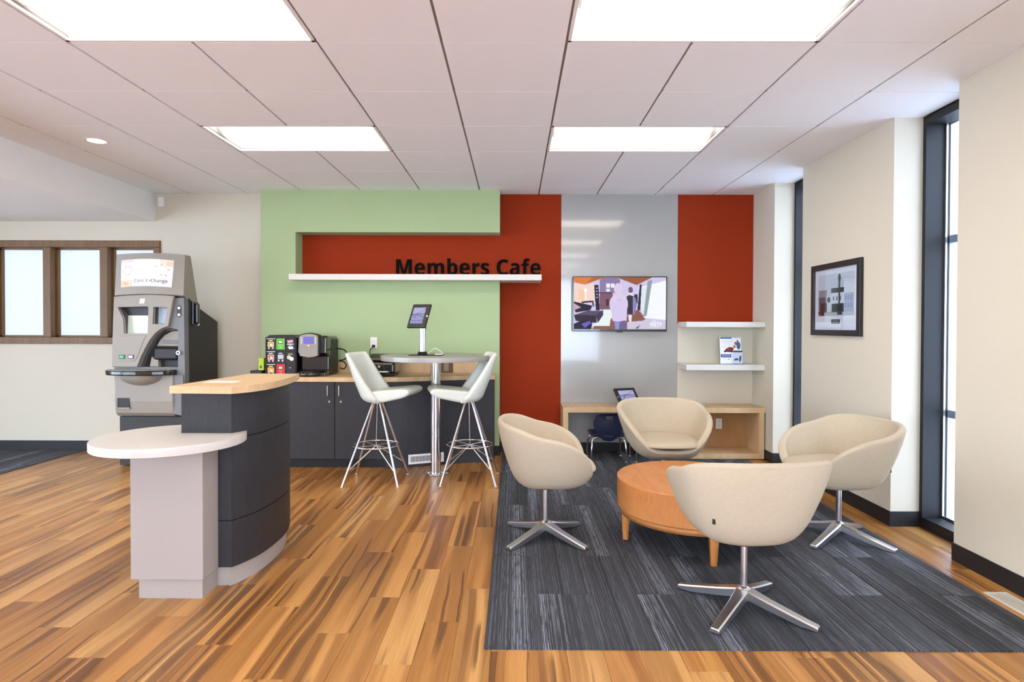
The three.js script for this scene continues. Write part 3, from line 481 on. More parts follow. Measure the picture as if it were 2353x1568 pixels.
// printer
{
  const o = thing('printer', 'low black printer on the counter behind the left stool', 'printer', [-1.33, CT, -5.76]);
  part(o, 'body', bx(-0.21, 0.21, 0.018, 0.135, -0.17, 0.15, 0.03), M.blackGloss);
  part(o, 'base', bx(-0.19, 0.19, 0, 0.03, -0.15, 0.14, 0.012), M.black);
  part(o, 'scanner_lid', bx(-0.205, 0.205, 0.137, 0.168, -0.17, 0.12, 0.014), M.blackGloss);
  part(o, 'paper_rest', bx(-0.15, 0.18, 0, 0.008, -0.14, 0.03).rotateX(0.12).translate(0.05, 0.17, -0.12), M.black);
  part(o, 'control_panel', bx(-0.2, -0.02, 0.132, 0.15, 0.1, 0.156, 0.006), M.graphite);
  part(o, 'trim_strip', bx(-0.2, 0.06, 0.122, 0.126, 0.147, 0.1515), M.alu);
  const tr = part(o, 'paper_tray', bx(-0.17, 0.17, 0.028, 0.044, 0.12, 0.2, 0.004), M.blackGloss); part(tr, 'paper', bx(-0.15, 0.15, 0.0442, 0.05, 0.11, 0.19), M.paper);
  part(o, 'logo_badge', cyl(0.011, 0, 0.002, 0, 0, 24).rotateX(Math.PI / 2).translate(0.06, 0.093, 0.15), M.alu);
}
// pod rack
{
  const o = thing('beverage_rack', 'black rack of coffee and tea pouch cards beside the brewer', 'rack', [-2.205, CT, -5.64]);
  part(o, 'cabinet', front([[-0.145, 0], [0.15, 0], [0.15, 0.36], [0.12, 0.385], [-0.11, 0.385], [-0.145, 0.36]], -0.27, 0.27, 0.008), M.black);
  const cards = canvas(600, 800, (g) => {
    const kind = [['#0f0f10', '#c98a3a', '#f0e0c0'], ['#5fb53a', '#20281a', '#d8e8c8'], ['#15161c', '#d8a0b0', '#e6e6ea'], ['#0f0f10', '#c4502e', '#e9e4e0'], ['#14161f', '#b9bcc4', '#e8e8f0'], ['#221e1a', '#cfc8a6', '#efead2'], ['#0f0f10', '#d08a34', '#f4dca8'], ['#c4222e', '#d8e8d0', '#f0b0b0'], ['#1e1a1e', '#2a2428', '#b0aeb0']];
    kind.forEach(([a, b, c], i) => {
      const x = (i % 3) * 200, y = Math.floor(i / 3) * 266; g.fillStyle = a; g.fillRect(x, y, 200, 266); g.fillStyle = c;
      if (i % 3 === 0) { g.fillRect(x, y + 4, 200, 14); g.fillRect(x + 56, y + 44, 88, 20); g.fillRect(x + 30, y + 84, 140, 110); g.fillStyle = b; g.fillRect(x + 40, y + 92, 120, 90); g.fillStyle = c; g.beginPath(); g.ellipse(x + 112, y + 150, 34, 24, 0.5, 0, 7); g.fill(); g.beginPath(); g.arc(x + 60, y + 224, 18, 0, 7); g.fill(); g.fillRect(x + 130, y + 210, 34, 30); }
      else if (i === 1 || i === 7) { g.fillStyle = '#15160f'; g.fillRect(x + 50, y + 50, 100, 76); g.fillStyle = i === 1 ? '#cfd8c4' : '#bfe0c0'; g.fillRect(x + 62, y + 60, 78, 50); g.fillStyle = c; g.fillRect(x + 60, y + 150, 80, 10); g.fillRect(x + 80, y + 200, 50, 12); }
      else if (i === 2) { g.fillStyle = b; g.beginPath(); g.moveTo(x + 20, y + 50); g.lineTo(x + 160, y + 30); g.lineTo(x + 170, y + 90); g.lineTo(x + 60, y + 106); g.closePath(); g.fill(); g.fillStyle = c; g.fillRect(x + 30, y + 122, 150, 20); g.fillRect(x + 70, y + 154, 60, 12); g.beginPath(); g.moveTo(x + 50, y + 186); g.lineTo(x + 160, y + 180); g.lineTo(x + 180, y + 240); g.lineTo(x + 80, y + 250); g.closePath(); g.fill(); }
      else if (i === 4) { g.fillRect(x + 60, y + 40, 80, 18); g.fillStyle = b; g.fillRect(x + 40, y + 80, 130, 100); g.fillStyle = c; g.beginPath(); g.arc(x + 60, y + 214, 20, 0, 7); g.fill(); g.fillRect(x + 130, y + 200, 34, 34); }
      else if (i === 5) { g.fillRect(x + 56, y + 60, 100, 12); g.fillStyle = b; g.beginPath(); g.arc(x + 76, y + 140, 48, 0, 7); g.fill(); g.fillStyle = c; g.beginPath(); g.arc(x + 136, y + 176, 46, 0, 7); g.fill(); }
      else g.fillRect(x + 76, y + 80, 50, 14);
    });
  });
  for (let i = 0; i < 9; i++) {
    const c = i % 3, r = Math.floor(i / 3), g = new RoundedBoxGeometry(0.082, 0.108, 0.006, 1, 0.002), uv = g.attributes.uv, p = g.attributes.position;
    for (let k = 0; k < uv.count; k++) uv.setXY(k, (c + p.getX(k) / 0.083 + 0.5) / 3, 1 - (r + 0.5 - p.getY(k) / 0.109) / 3.0075);
    part(o, 'pouch_card', g.translate(-0.092 + c * 0.091, 0.3 - r * 0.121, 0.003), S({ map: cards, roughness: 0.4 }));
  }
  for (let i = 0; i < 4; i++) part(o, 'divider', bx(-0.14 + i * 0.091, -0.135 + i * 0.091, 0.01, 0.365, 0, 0.012, 0.002), M.graphite);
  for (let i = 0; i < 3; i++) part(o, 'lip', bx(-0.138, 0.135, 0.002 + i * 0.121, 0.008 + i * 0.121, 0, 0.012, 0.002), M.graphite);
  const t = thing('accessory_tray', 'small black tray holding a lime green packet at the counter end', 'tray', [-2.42, CT, -5.70]);
  part(t, 'tray', bx(-0.06, 0.05, 0, 0.052, -0.1, 0.1, 0.006), M.black);
  const gp = canvas(128, 256, (g, w, h) => { g.fillStyle = '#a9c424'; g.fillRect(0, 0, w, h); g.fillStyle = '#3a4410'; g.fillRect(34, 160, 46, 60); g.fillStyle = '#e8eec0'; g.fillRect(10, 236, 108, 12); });
  solo('tea_packet', 'lime green tea packet standing in the small black tray', 'packet', bx(-0.028, 0.022, 0, 0.115, -0.05, 0.03, 0.002), S({ map: gp, roughness: 0.5 }), [-2.40, CT + 0.052, -5.70]);
}
// brewer
{
  const o = thing('coffee_brewer', 'black single-cup coffee brewer with silver front and lilac display', 'coffee maker', [-1.90, CT, -5.72]);
  part(o, 'housing', side([[0.26, 0], [0.26, 0.345], [0.235, 0.372], [-0.06, 0.38], [-0.10, 0.36], [-0.11, 0.22], [-0.02, 0.18], [-0.02, 0.06], [-0.10, 0.05], [-0.13, 0.035], [-0.13, 0]].map(([z, y]) => [z, y]), -0.135, 0.135, 0.014), M.blackGloss);
  part(o, 'side_cover', side([[0.25, 0.01], [0.25, 0.34], [0.05, 0.35], [-0.01, 0.01]], 0.134, 0.139, 0.002), S({ color: '#20251f', roughness: 0.5 }));
  const fp = spline([[-0.075, 0.19], [-0.085, 0.22], [-0.085, 0.36], [-0.07, 0.385], [0, 0.4], [0.07, 0.385], [0.085, 0.36], [0.085, 0.22], [0.075, 0.19], [0, 0.175]], 60);
  part(o, 'head_shell', front(fp.map(([x, y]) => [x * 1.12, y + (y > 0.3 ? 0.008 : -0.004)]), 0.06, 0.075, 0.01).translate(-0.02, 0, 0), M.black);
  const face = part(o, 'front_panel', front(fp, 0.12, 0.026, 0.006).translate(-0.02, 0, 0), M.silver, 'brushed silver front panel');
  part(face, 'display', bx(-0.068, 0.028, 0.305, 0.372, 0.144, 0.149, 0.01), new THREE.MeshStandardMaterial({ color: '#4b4890', emissive: '#7f78d0', emissiveIntensity: 0.45, roughness: 0.3 }));
  for (const s of [-1, 1]) for (let i = 0; i < 3; i++) part(face, 'button', cyl(0.006, 0, 0.004, 0, 0, 14).rotateX(Math.PI / 2).translate(-0.02 + s * 0.065, 0.316 + i * 0.022, 0.145), M.plate);
  part(face, 'button', cyl(0.008, 0, 0.004, 0, 0, 16).rotateX(Math.PI / 2).translate(-0.02, 0.29, 0.145), M.plate);
  part(face, 'parting_line', bx(-0.1, 0.06, 0.273, 0.275, 0.1455, 0.1463), M.graphite);
  const dt = part(o, 'drip_tray', disc([[0, 0], [0.105, 0], [0.112, 0.02], [0.105, 0.045], [0, 0.045]]).scale(1, 1, 0.8).translate(-0.02, 0, 0.1), M.blackGloss);
  part(dt, 'grille', disc([[0.07, 0.0455], [0.088, 0.049], [0.092, 0.0455]]).scale(1, 1, 0.8).translate(-0.02, 0, 0.1), M.alu);
  const c = thing('brewer_hose', 'black coiled hose behind the coffee brewer', 'hose', [-1.74, CT, -5.93]);
  part(c, 'hose', tube([[-0.02, 0.25, 0], [0.06, 0.235, 0.02], [0.085, 0.19, 0.02], [0.06, 0.145, 0.01], [0, 0.13, 0]], 0.0065), M.rubber); part(c, 'hose', tube([[0, 0.125, 0], [0.05, 0.12, 0.02], [0.08, 0.085, 0.03], [0.055, 0.05, 0.02], [0.01, 0.055, 0.0]], 0.006), M.rubber);
}

// ---------------------------------------------------------------- bar table, tablet stands, stools
const TX = -0.70, TZ = -5.33, TH = 1.062;
{
  const o = thing('bar_table', 'tall round grey bar table on a steel column', 'table', [TX, 0, TZ]);
  part(o, 'tabletop', disc([[0, TH - 0.042], [0.481, TH - 0.042], [0.484, TH - 0.039], [0.484, TH - 0.003], [0.481, TH], [0, TH]], 96), M.greige);
  part(o, 'column', cyl(0.045, 0.012, TH - 0.042), M.chrome); part(o, 'top_flange', cyl(0.12, TH - 0.05, TH - 0.042), M.steel);
  const b = part(o, 'base_flange', disc([[0, 0], [0.078, 0], [0.078, 0.008], [0.07, 0.012], [0, 0.012]]), M.chrome);
  for (let i = 0; i < 4; i++) part(b, 'bolt', cyl(0.006, 0.01, 0.018, 0.062 * Math.cos(i * 1.571), 0.062 * Math.sin(i * 1.571), 10), M.chrome);
}
const padArt = (port) => canvas(port ? 300 : 400, port ? 400 : 300, (g, w, h) => {
  g.fillStyle = '#a9abdc'; g.fillRect(0, 0, w, h); g.fillStyle = '#c3c3ea'; g.fillRect(0, 0, w, h * 0.36); g.strokeStyle = '#34356e'; g.lineCap = 'round';
  const c = (lw, ...p) => { g.lineWidth = lw; g.beginPath(); g.moveTo(p[0] * w, p[1] * h); g.quadraticCurveTo(p[2] * w, p[3] * h, p[4] * w, p[5] * h); g.stroke(); };
  c(7, 0.02, 0.5, 0.5, 0.4, 1, 0.06); c(9, 0, 0.5, 0.4, 0.36, 1, 0.4); c(9, 0.2, 0.46, 0.6, 0.44, 1, 0.62); c(8, 0, 0.78, 0.4, 0.86, 1, 0.78);
  g.fillStyle = '#34356e'; g.beginPath(); g.arc(w * 0.26, h * 0.6, w * 0.045, 0, 7); g.fill(); for (let i = 0; i < 3; i++) g.fillRect(w * (0.18 + i * 0.28), h * 0.89, w * 0.06, h * 0.05);
});
function tablet(o, w, h, port, m) {
  const e = part(o, 'enclosure', bx(-w / 2, w / 2, -h / 2, h / 2, -0.012, 0.012, 0.009).applyMatrix4(m), M.black);
  const sw = port ? w * 0.66 : w * 0.74, sh = port ? h * 0.68 : h * 0.66;
  part(e, 'screen', new THREE.PlaneGeometry(sw, sh).translate(port ? -0.008 : 0, 0, 0.0125).applyMatrix4(m), new THREE.MeshPhysicalMaterial({ color: '#050508', roughness: 0.3, specularIntensity: 0.3, emissive: '#ffffff', emissiveMap: padArt(port), emissiveIntensity: 0.75 }));
  part(e, 'lock', cyl(0.009, 0, 0.012, 0, 0, 16).rotateX(Math.PI / 2).translate(port ? w / 2 - 0.004 : -w / 2 + 0.004, -0.01, 0.008).applyMatrix4(m), M.chrome);
  return e;
}
{
  const o = thing('tablet_stand', 'black tablet on a silver post standing on the bar table', 'tablet stand', [-0.81, TH, -5.27]);
  part(o, 'base_plate', bx(-0.11, 0.18, 0, 0.006, -0.09, 0.09, 0.002), M.black);
  part(o, 'collar', disc([[0, 0.006], [0.045, 0.006], [0.036, 0.034], [0, 0.034]]), M.rubber); part(o, 'post', cyl(0.0285, 0.034, 0.25), M.alu);
  const yaw = -0.36, tilt = -0.52, m = new THREE.Matrix4().makeTranslation(-0.022, 0.345, 0.03).multiply(new THREE.Matrix4().makeRotationY(yaw)).multiply(new THREE.Matrix4().makeRotationX(tilt));
  tablet(o, 0.182, 0.238, true, m); part(o, 'neck', bx(-0.03, 0.03, 0.22, 0.33, -0.03, 0.0, 0.008), M.black);
  const c = thing('charging_cable', 'white charging cable looping beside the tablet post', 'cable', [-0.81, TH, -5.27]);
  part(c, 'cable', tube([[0.045, 0.012, -0.02], [0.09, 0.055, -0.01], [0.12, 0.062, 0], [0.16, 0.035, 0], [0.185, 0.014, 0.0]], 0.0028), M.plate); part(c, 'plug', bx(0.175, 0.24, 0.0065, 0.016, -0.012, 0.012, 0.004).translate(-0.06, 0, 0.03), M.plate);
}
{
  const o = thing('desk_tablet', 'black tablet kiosk leaning on the low maple desk', 'tablet', [1.145, 0.516, -6.08]);
  const m = new THREE.Matrix4().makeTranslation(0, 0.095, 0.0).multiply(new THREE.Matrix4().makeRotationY(0.42)).multiply(new THREE.Matrix4().makeRotationX(-0.72));
  tablet(o, 0.25, 0.2, false, m); part(o, 'foot', side([[-0.07, 0], [0.08, 0], [0.06, 0.1]], -0.05, 0.05, 0.004).rotateY(0.42), M.black);
}
function makeStool(label, x, z, turn, swivel) {
  const o = thing('bar_stool', label, 'stool', [x, 0, z], turn, 'white bar stools'), sw = (g) => g.rotateY(swivel);   // front is +z
  part(o, 'seat', sw(side(spline([[-0.01, 0.692], [-0.10, 0.69], [-0.2, 0.71], [-0.3, 0.735], [-0.35, 0.768], [-0.338, 0.798], [-0.28, 0.806], [-0.12, 0.79], [-0.01, 0.778]], 40), -0.198, 0.198, 0.02)), M.vinyl);
  const half = table([[0, 0.19], [0.08, 0.205], [0.35, 0.208], [1, 0.19]]), wing = table([[0, 0.15], [0.08, 0.175], [0.5, 0.115], [0.92, 0.06], [1, 0.045]]), spine = table([[0, 0.06], [0.1, 0.09], [0.5, 0.152], [1, 0.215]]);
  const pt = (s, v, t) => { const a = s * Math.PI / 2, c = Math.abs(Math.cos(a)) ** 0.8, n = Math.abs(Math.sin(a)) ** 0.8 * Math.sign(a); return [(half(v) + (t < 0 ? 0 : -0.004)) * n - Math.sin(a) * t * 0.9, 0.69 + v * 0.405, -(spine(v) - wing(v) * (1 - c)) + t * Math.cos(a) * 1.0]; };
  const th = 0.017; // closed section: round trip over the two faces
  part(o, 'backrest', sw(surface(64, 30, (u, v) => { const k = u * 2; const s = k < 1 ? lerp(-1, 1, k) : lerp(1, -1, k - 1); const round = Math.sqrt(Math.max(0, 1 - Math.pow(Math.abs(s), 10))), cap = Math.sqrt(Math.max(0, 1 - Math.pow(Math.abs(v * 2 - 1), 14))); return pt(s, v, (k < 1 ? -1 : 1) * th * round * cap); }, true)), M.vinyl);
  part(o, 'seat_bracket', sw(bx(-0.203, 0.203, 0.684, 0.714, 0.055, 0.105, 0.006)), M.steel);
  const ap = [0.0, 0.69, 0.01], foot = 0.228;
  for (const sx of [-1, 1]) for (const sz of [-1, 1]) {
    const l = part(o, 'leg', bar([sx * foot, 0.008, sz * foot], [sx * 0.025, 0.69, 0.01 + sz * 0.025], 0.0095), M.chrome);
    part(l, 'foot_glide', disc([[0, 0], [0.016, 0], [0.017, 0.005], [0.009, 0.012], [0, 0.012]], 16).translate(sx * foot, 0, sz * foot), M.nickel);
    const k = 0.125; part(o, 'brace', bar([0, 0.305, 0], [sx * lerp(foot, 0.025, k / 0.69), k, sz * lerp(foot, 0.025, k / 0.69)], 0.0055), M.chrome);
    part(o, 'ring_spoke', bar([0, 0.305, 0], [sx * 0.134, 0.31, sz * 0.134], 0.0045), M.chrome);
  }
  part(o, 'foot_ring', new THREE.TorusGeometry(0.193, 0.006, 10, 64).rotateX(Math.PI / 2).translate(0, 0.31, 0), M.chrome);
  part(o, 'center_rod', bar([0, 0.305, 0], [ap[0], 0.69, ap[2]], 0.0035), M.chrome);
  return o;
}
makeStool('white bar stool left of the bar table, facing right', -1.175, -5.085, Math.PI / 2, -0.15);
makeStool('white bar stool right of the bar table, facing left', -0.379, -5.125, -Math.PI / 2, 0.22);

// ---------------------------------------------------------------- lounge chairs
const loungeProto = {};
{
  const rad = table([[0.335, 0.13], [0.34, 0.17], [0.35, 0.2], [0.37, 0.231], [0.4, 0.256], [0.44, 0.281], [0.5, 0.307], [0.557, 0.33], [0.62, 0.352], [0.675, 0.367], [0.72, 0.376], [0.77, 0.384]]);
  const rim = table([[0, 0.745], [25, 0.744], [45, 0.737], [65, 0.72], [82, 0.692], [98, 0.655], [112, 0.61], [125, 0.557], [136, 0.505], [146, 0.465], [154, 0.44], [164, 0.428], [180, 0.425]]);
  const rimS = (d) => (rim(d - 6) + rim(d) * 2 + rim(d + 6)) / 4;
  const pos = (phi, r, y) => { const s = Math.sin(phi), c = Math.cos(phi), k = sm(-0.7, 0.7, -c), e = lerp(0.8, 0.62, k); return [0.955 * r * Math.sign(s) * Math.abs(s) ** e, y, -r * lerp(0.8, 1.07, k) * Math.sign(c) * Math.abs(c) ** e]; };
  const TH2 = 0.045, nP = 34;
  loungeProto.shell = surface(96, nP, (u, v) => {
    const phi = (u * 2 - 1) * Math.PI, hd = rimS(Math.abs(phi) * 180 / Math.PI), t = v * nP; const top = hd - TH2 / 2;
    if (t <= 1) return pos(phi, rad(0.335) * t, 0.333 + 0.002 * t);
    if (t <= 18) { const y = lerp(0.335, top, ((t - 1) / 17) ** 1.15); return pos(phi, rad(y), y); }
    if (t <= 26) { const a = (t - 18) / 8 * Math.PI, R0 = rad(top); return pos(phi, R0 - TH2 / 2 + Math.cos(a) * TH2 / 2, top + Math.sin(a) * TH2 / 2); }
    const q = (t - 26) / 8, y = lerp(top, Math.min(top, 0.4), q); return pos(phi, Math.max(0.02, rad(y) - TH2), y);
  }, true);
  loungeProto.cushion = surface(72, 18, (u, v) => {
    const phi = (u * 2 - 1) * Math.PI, a = v * Math.PI, r = Math.pow(Math.sin(a), 0.38), yy = -Math.cos(a); const R0 = 0.25 * r;
    const p = pos(phi, R0, 0); return [p[0], 0.45 + (yy > 0 ? 0.042 * yy : 0.022 * yy), p[2] * (p[2] > 0 ? 1.14 : 0.95)];
  }, true);
  loungeProto.at = (phi, y) => pos(phi, rad(y), y);
  loungeProto.leg = (() => { // tapered polished arm along +x
    const s = [[0.0, 0.1, 0.064, 0.028], [0.03, 0.095, 0.06, 0.024], [0.12, 0.07, 0.05, 0.012], [0.26, 0.037, 0.044, 0.007], [0.322, 0.024, 0.042, 0.006], [0.326, 0.02, 0.04, 0.006]];
    const sec = (i) => { const [x, top, w, low] = s[i], b = Math.min(0.006, w * 0.2); const lowY = i >= 4 ? 0.006 : Math.max(0.006, top - 0.045 + i * 0.004); return [[x, lowY, -w / 2], [x, top - b, -w / 2], [x, top, -w / 2 + b], [x, top, w / 2 - b], [x, top - b, w / 2], [x, lowY, w / 2]]; };
    const v = [], idx = []; s.forEach((_, i) => v.push(...sec(i).flat()));
    for (let i = 0; i < s.length - 1; i++) for (let k = 0; k < 6; k++) { const a = i * 6 + k, b = i * 6 + (k + 1) % 6; idx.push(a, a + 6, b, b, a + 6, b + 6); }
    const n = (s.length - 1) * 6; idx.push(n, n + 2, n + 1, n, n + 3, n + 2, n, n + 4, n + 3, n, n + 5, n + 4);
    const g = new THREE.BufferGeometry(); g.setAttribute('position', new THREE.Float32BufferAttribute(v, 3)); g.setIndex(idx); g.setAttribute('uv', new THREE.Float32BufferAttribute(new Float32Array(v.length / 3 * 2), 2)); g.computeVertexNormals(); return toCreasedNormals(g, 0.5);
  })();
}
function lounge(label, x, z, face, baseTurn) {
  const o = thing('lounge_chair', label, 'chair', [x, 0.006, z], 0, 'beige swivel lounge chairs');
  const g = (geo) => geo.clone().rotateY(face);
  part(o, 'shell', g(loungeProto.shell), M.cloth); part(o, 'seat_cushion', g(loungeProto.cushion), M.cloth);
  part(o, 'stem', cyl(0.0165, 0.09, 0.34, 0, 0, 24), M.alu); part(o, 'hub', disc([[0, 0.055], [0.034, 0.055], [0.036, 0.088], [0.024, 0.1], [0.0168, 0.108], [0, 0.108]], 32), M.alu);
  part(o, 'seat_plate', cyl(0.1, 0.322, 0.338, 0, 0, 32), M.black);
  for (let i = 0; i < 4; i++) part(o, 'leg', loungeProto.leg.clone().rotateY(baseTurn + Math.PI / 4 + i * Math.PI / 2), M.alu);
  const p = loungeProto.at(0.85, 0.47); part(o, 'label_tag', g(bx(-0.006, 0.006, -0.014, 0.014, -0.004, 0.004, 0.001).rotateY(-0.75).translate(p[0], p[1], p[2])), M.black, 'small black fabric tag');
  return o;
}
lounge('beige tub lounge chair on the left edge of the carpet, turned side-on', 0.198, -3.728, Math.PI / 2, 0);
lounge('beige tub lounge chair in front of the coffee table, back to the camera', 1.077, -2.794, Math.PI + 0.1, 0.05);
lounge('beige tub lounge chair on the right beside the tall windows', 2.03, -3.74, -Math.PI / 2 + 0.14, -0.13);
lounge('beige tub lounge chair behind the coffee table, facing the camera', 1.14, -4.56, 0.0, 0.1);

// coffee table
{
  const o = thing('coffee_table', 'round orange wood drum coffee table between the lounge chairs', 'table', [1.10, 0.006, -3.70]);
  part(o, 'drum', disc([[0, 0.205], [0.452, 0.205], [0.456, 0.209], [0.456, 0.38]], 96), M.cherry); part(o, 'top', boxUV(disc([[0.456, 0.38], [0.452, 0.386], [0, 0.386]], 96)), M.cherry);
  part(o, 'lower_ring', disc([[0.38, 0.165], [0.436, 0.165], [0.436, 0.205], [0.38, 0.205]], 96), M.cherry);
  for (let i = 0; i < 4; i++) { const a = i * Math.PI / 2, lx = 0.41 * Math.cos(a), lz = 0.41 * Math.sin(a); part(o, 'leg', new THREE.CylinderGeometry(0.036, 0.021, 0.19, 4).rotateY(Math.PI / 4).translate(lx, 0.095, lz), M.cherry); }
}

// ---------------------------------------------------------------- children's chairs
function kidChair(label, x, z, turn) {
  const o = thing('childrens_chair', label, 'chair', [x, 0.006, z], turn, 'navy childrens chairs');
  const out = spline([[0, 0.20], [0.07, 0.225], [0.125, 0.29], [0.15, 0.37], [0.135, 0.44], [0.1, 0.475], [0, 0.48], [-0.1, 0.475], [-0.135, 0.44], [-0.15, 0.37], [-0.125, 0.29], [-0.07, 0.225], [0, 0.20]], 60).slice(0, -1);
  const slot = [[-0.034, 0.437], [-0.034, 0.448], [0.034, 0.448], [0.034, 0.437], [0.028, 0.42], [-0.028, 0.42]];
  const back = front(out, 0.13, 0.012, 0.004, [slot]); const p = back.attributes.position; for (let i = 0; i < p.count; i++) p.setZ(i, p.getZ(i) - 1.1 * p.getX(i) ** 2 + (p.getY(i) - 0.2) * 0.12); toCreasedNormals(back, 0.6);
  part(o, 'backrest', back, M.navyPlastic);
  part(o, 'seat', plan([[-0.15, -0.13], [0.15, -0.13], [0.165, -0.06], [0.16, 0.16], [0.12, 0.19], [-0.12, 0.19], [-0.16, 0.16], [-0.165, -0.06]], 0.245, 0.268, 0.006), M.navyPlastic);
  part(o, 'seat_support', bx(-0.05, 0.05, 0.205, 0.262, 0.09, 0.14, 0.008), M.navyPlastic);
  for (const [zz, zf] of [[0.11, 0.15], [-0.09, -0.13]]) {
    part(o, 'leg_frame', tube([[-0.17, 0.008, zf], [-0.165, 0.15, zf * 0.96], [-0.155, 0.205, zz], [-0.12, 0.232, zz], [0, 0.236, zz], [0.12, 0.232, zz], [0.155, 0.205, zz], [0.165, 0.15, zf * 0.96], [0.17, 0.008, zf]], 0.0085, 80, 10), M.chrome);
    for (const s of [-1, 1]) part(o, 'foot_glide', cyl(0.012, 0, 0.012, s * 0.17, zf, 14), M.nickel);
  }
  return o;
}
kidChair('small navy plastic chair tucked under the low desk', 0.912, -5.93, 0.03);
kidChair('second small navy chair, mostly hidden behind the facing lounge chair', 1.345, -5.93, 0.03);

// ---------------------------------------------------------------- kiosk in the foreground
{
  const o = thing('standing_kiosk', 'charcoal curved standing kiosk with maple top and white round side table', 'counter');
  const arc = spline([[-1.425, 3.005], [-1.382, 3.092], [-1.349, 3.215], [-1.337, 3.405], [-1.352, 3.567], [-1.39, 3.70]], 28);
  const body = [[-1.677, 3.005], ...arc, [-1.66, 3.70]], inset = (pts, d) => pts.map(([x, z]) => [x < -1.5 ? x + d : x - d, z < 3.01 ? z + d : z > 3.69 ? z - d : z]);
  part(o, 'core', plan(inset(body, 0.006), 0.1, 0.985), M.black);
  part(o, 'lower_panel', boxUV(plan(body, 0.1, 0.334, 0.001)), M.slate); part(o, 'middle_panel', boxUV(plan(body, 0.340, 0.748, 0.001)), M.slate); part(o, 'upper_panel', boxUV(plan(body, 0.754, 0.985, 0.001)), M.slate);
  part(o, 'toe_kick', plan(inset(body, 0.022), 0, 0.1), M.laminate);
  const tip = spline([[-1.392, 2.938], [-1.335, 3.02], [-1.300, 3.14], [-1.292, 3.30], [-1.305, 3.48], [-1.345, 3.735]], 28);
  part(o, 'countertop', boxUV(plan([[-1.708, 2.955], ...tip, [-1.65, 3.735]], 0.985, 1.022, 0.0015)), M.maple);
  part(o, 'round_top', disc([[0, 0.738], [0.337, 0.738], [0.34, 0.741], [0.34, 0.777], [0.337, 0.78], [0, 0.78]], 96).translate(-1.69, 0, -2.94), M.tableWhite);
  part(o, 'pedestal', bx(-1.84, -1.492, 0.1, 0.738, -3.004, -2.854, 0.0015), M.laminate); part(o, 'pedestal_toe_kick', bx(-1.815, -1.507, 0, 0.1, -3.026, -2.878), M.laminate);
  solo('paper_slip', 'white slip of paper lying on the maple kiosk top', 'paper', bx(-0.08, 0.08, 0, 0.0012, -0.04, 0.04), M.paper, [-1.555, 1.022, -3.18], 0.02);
}

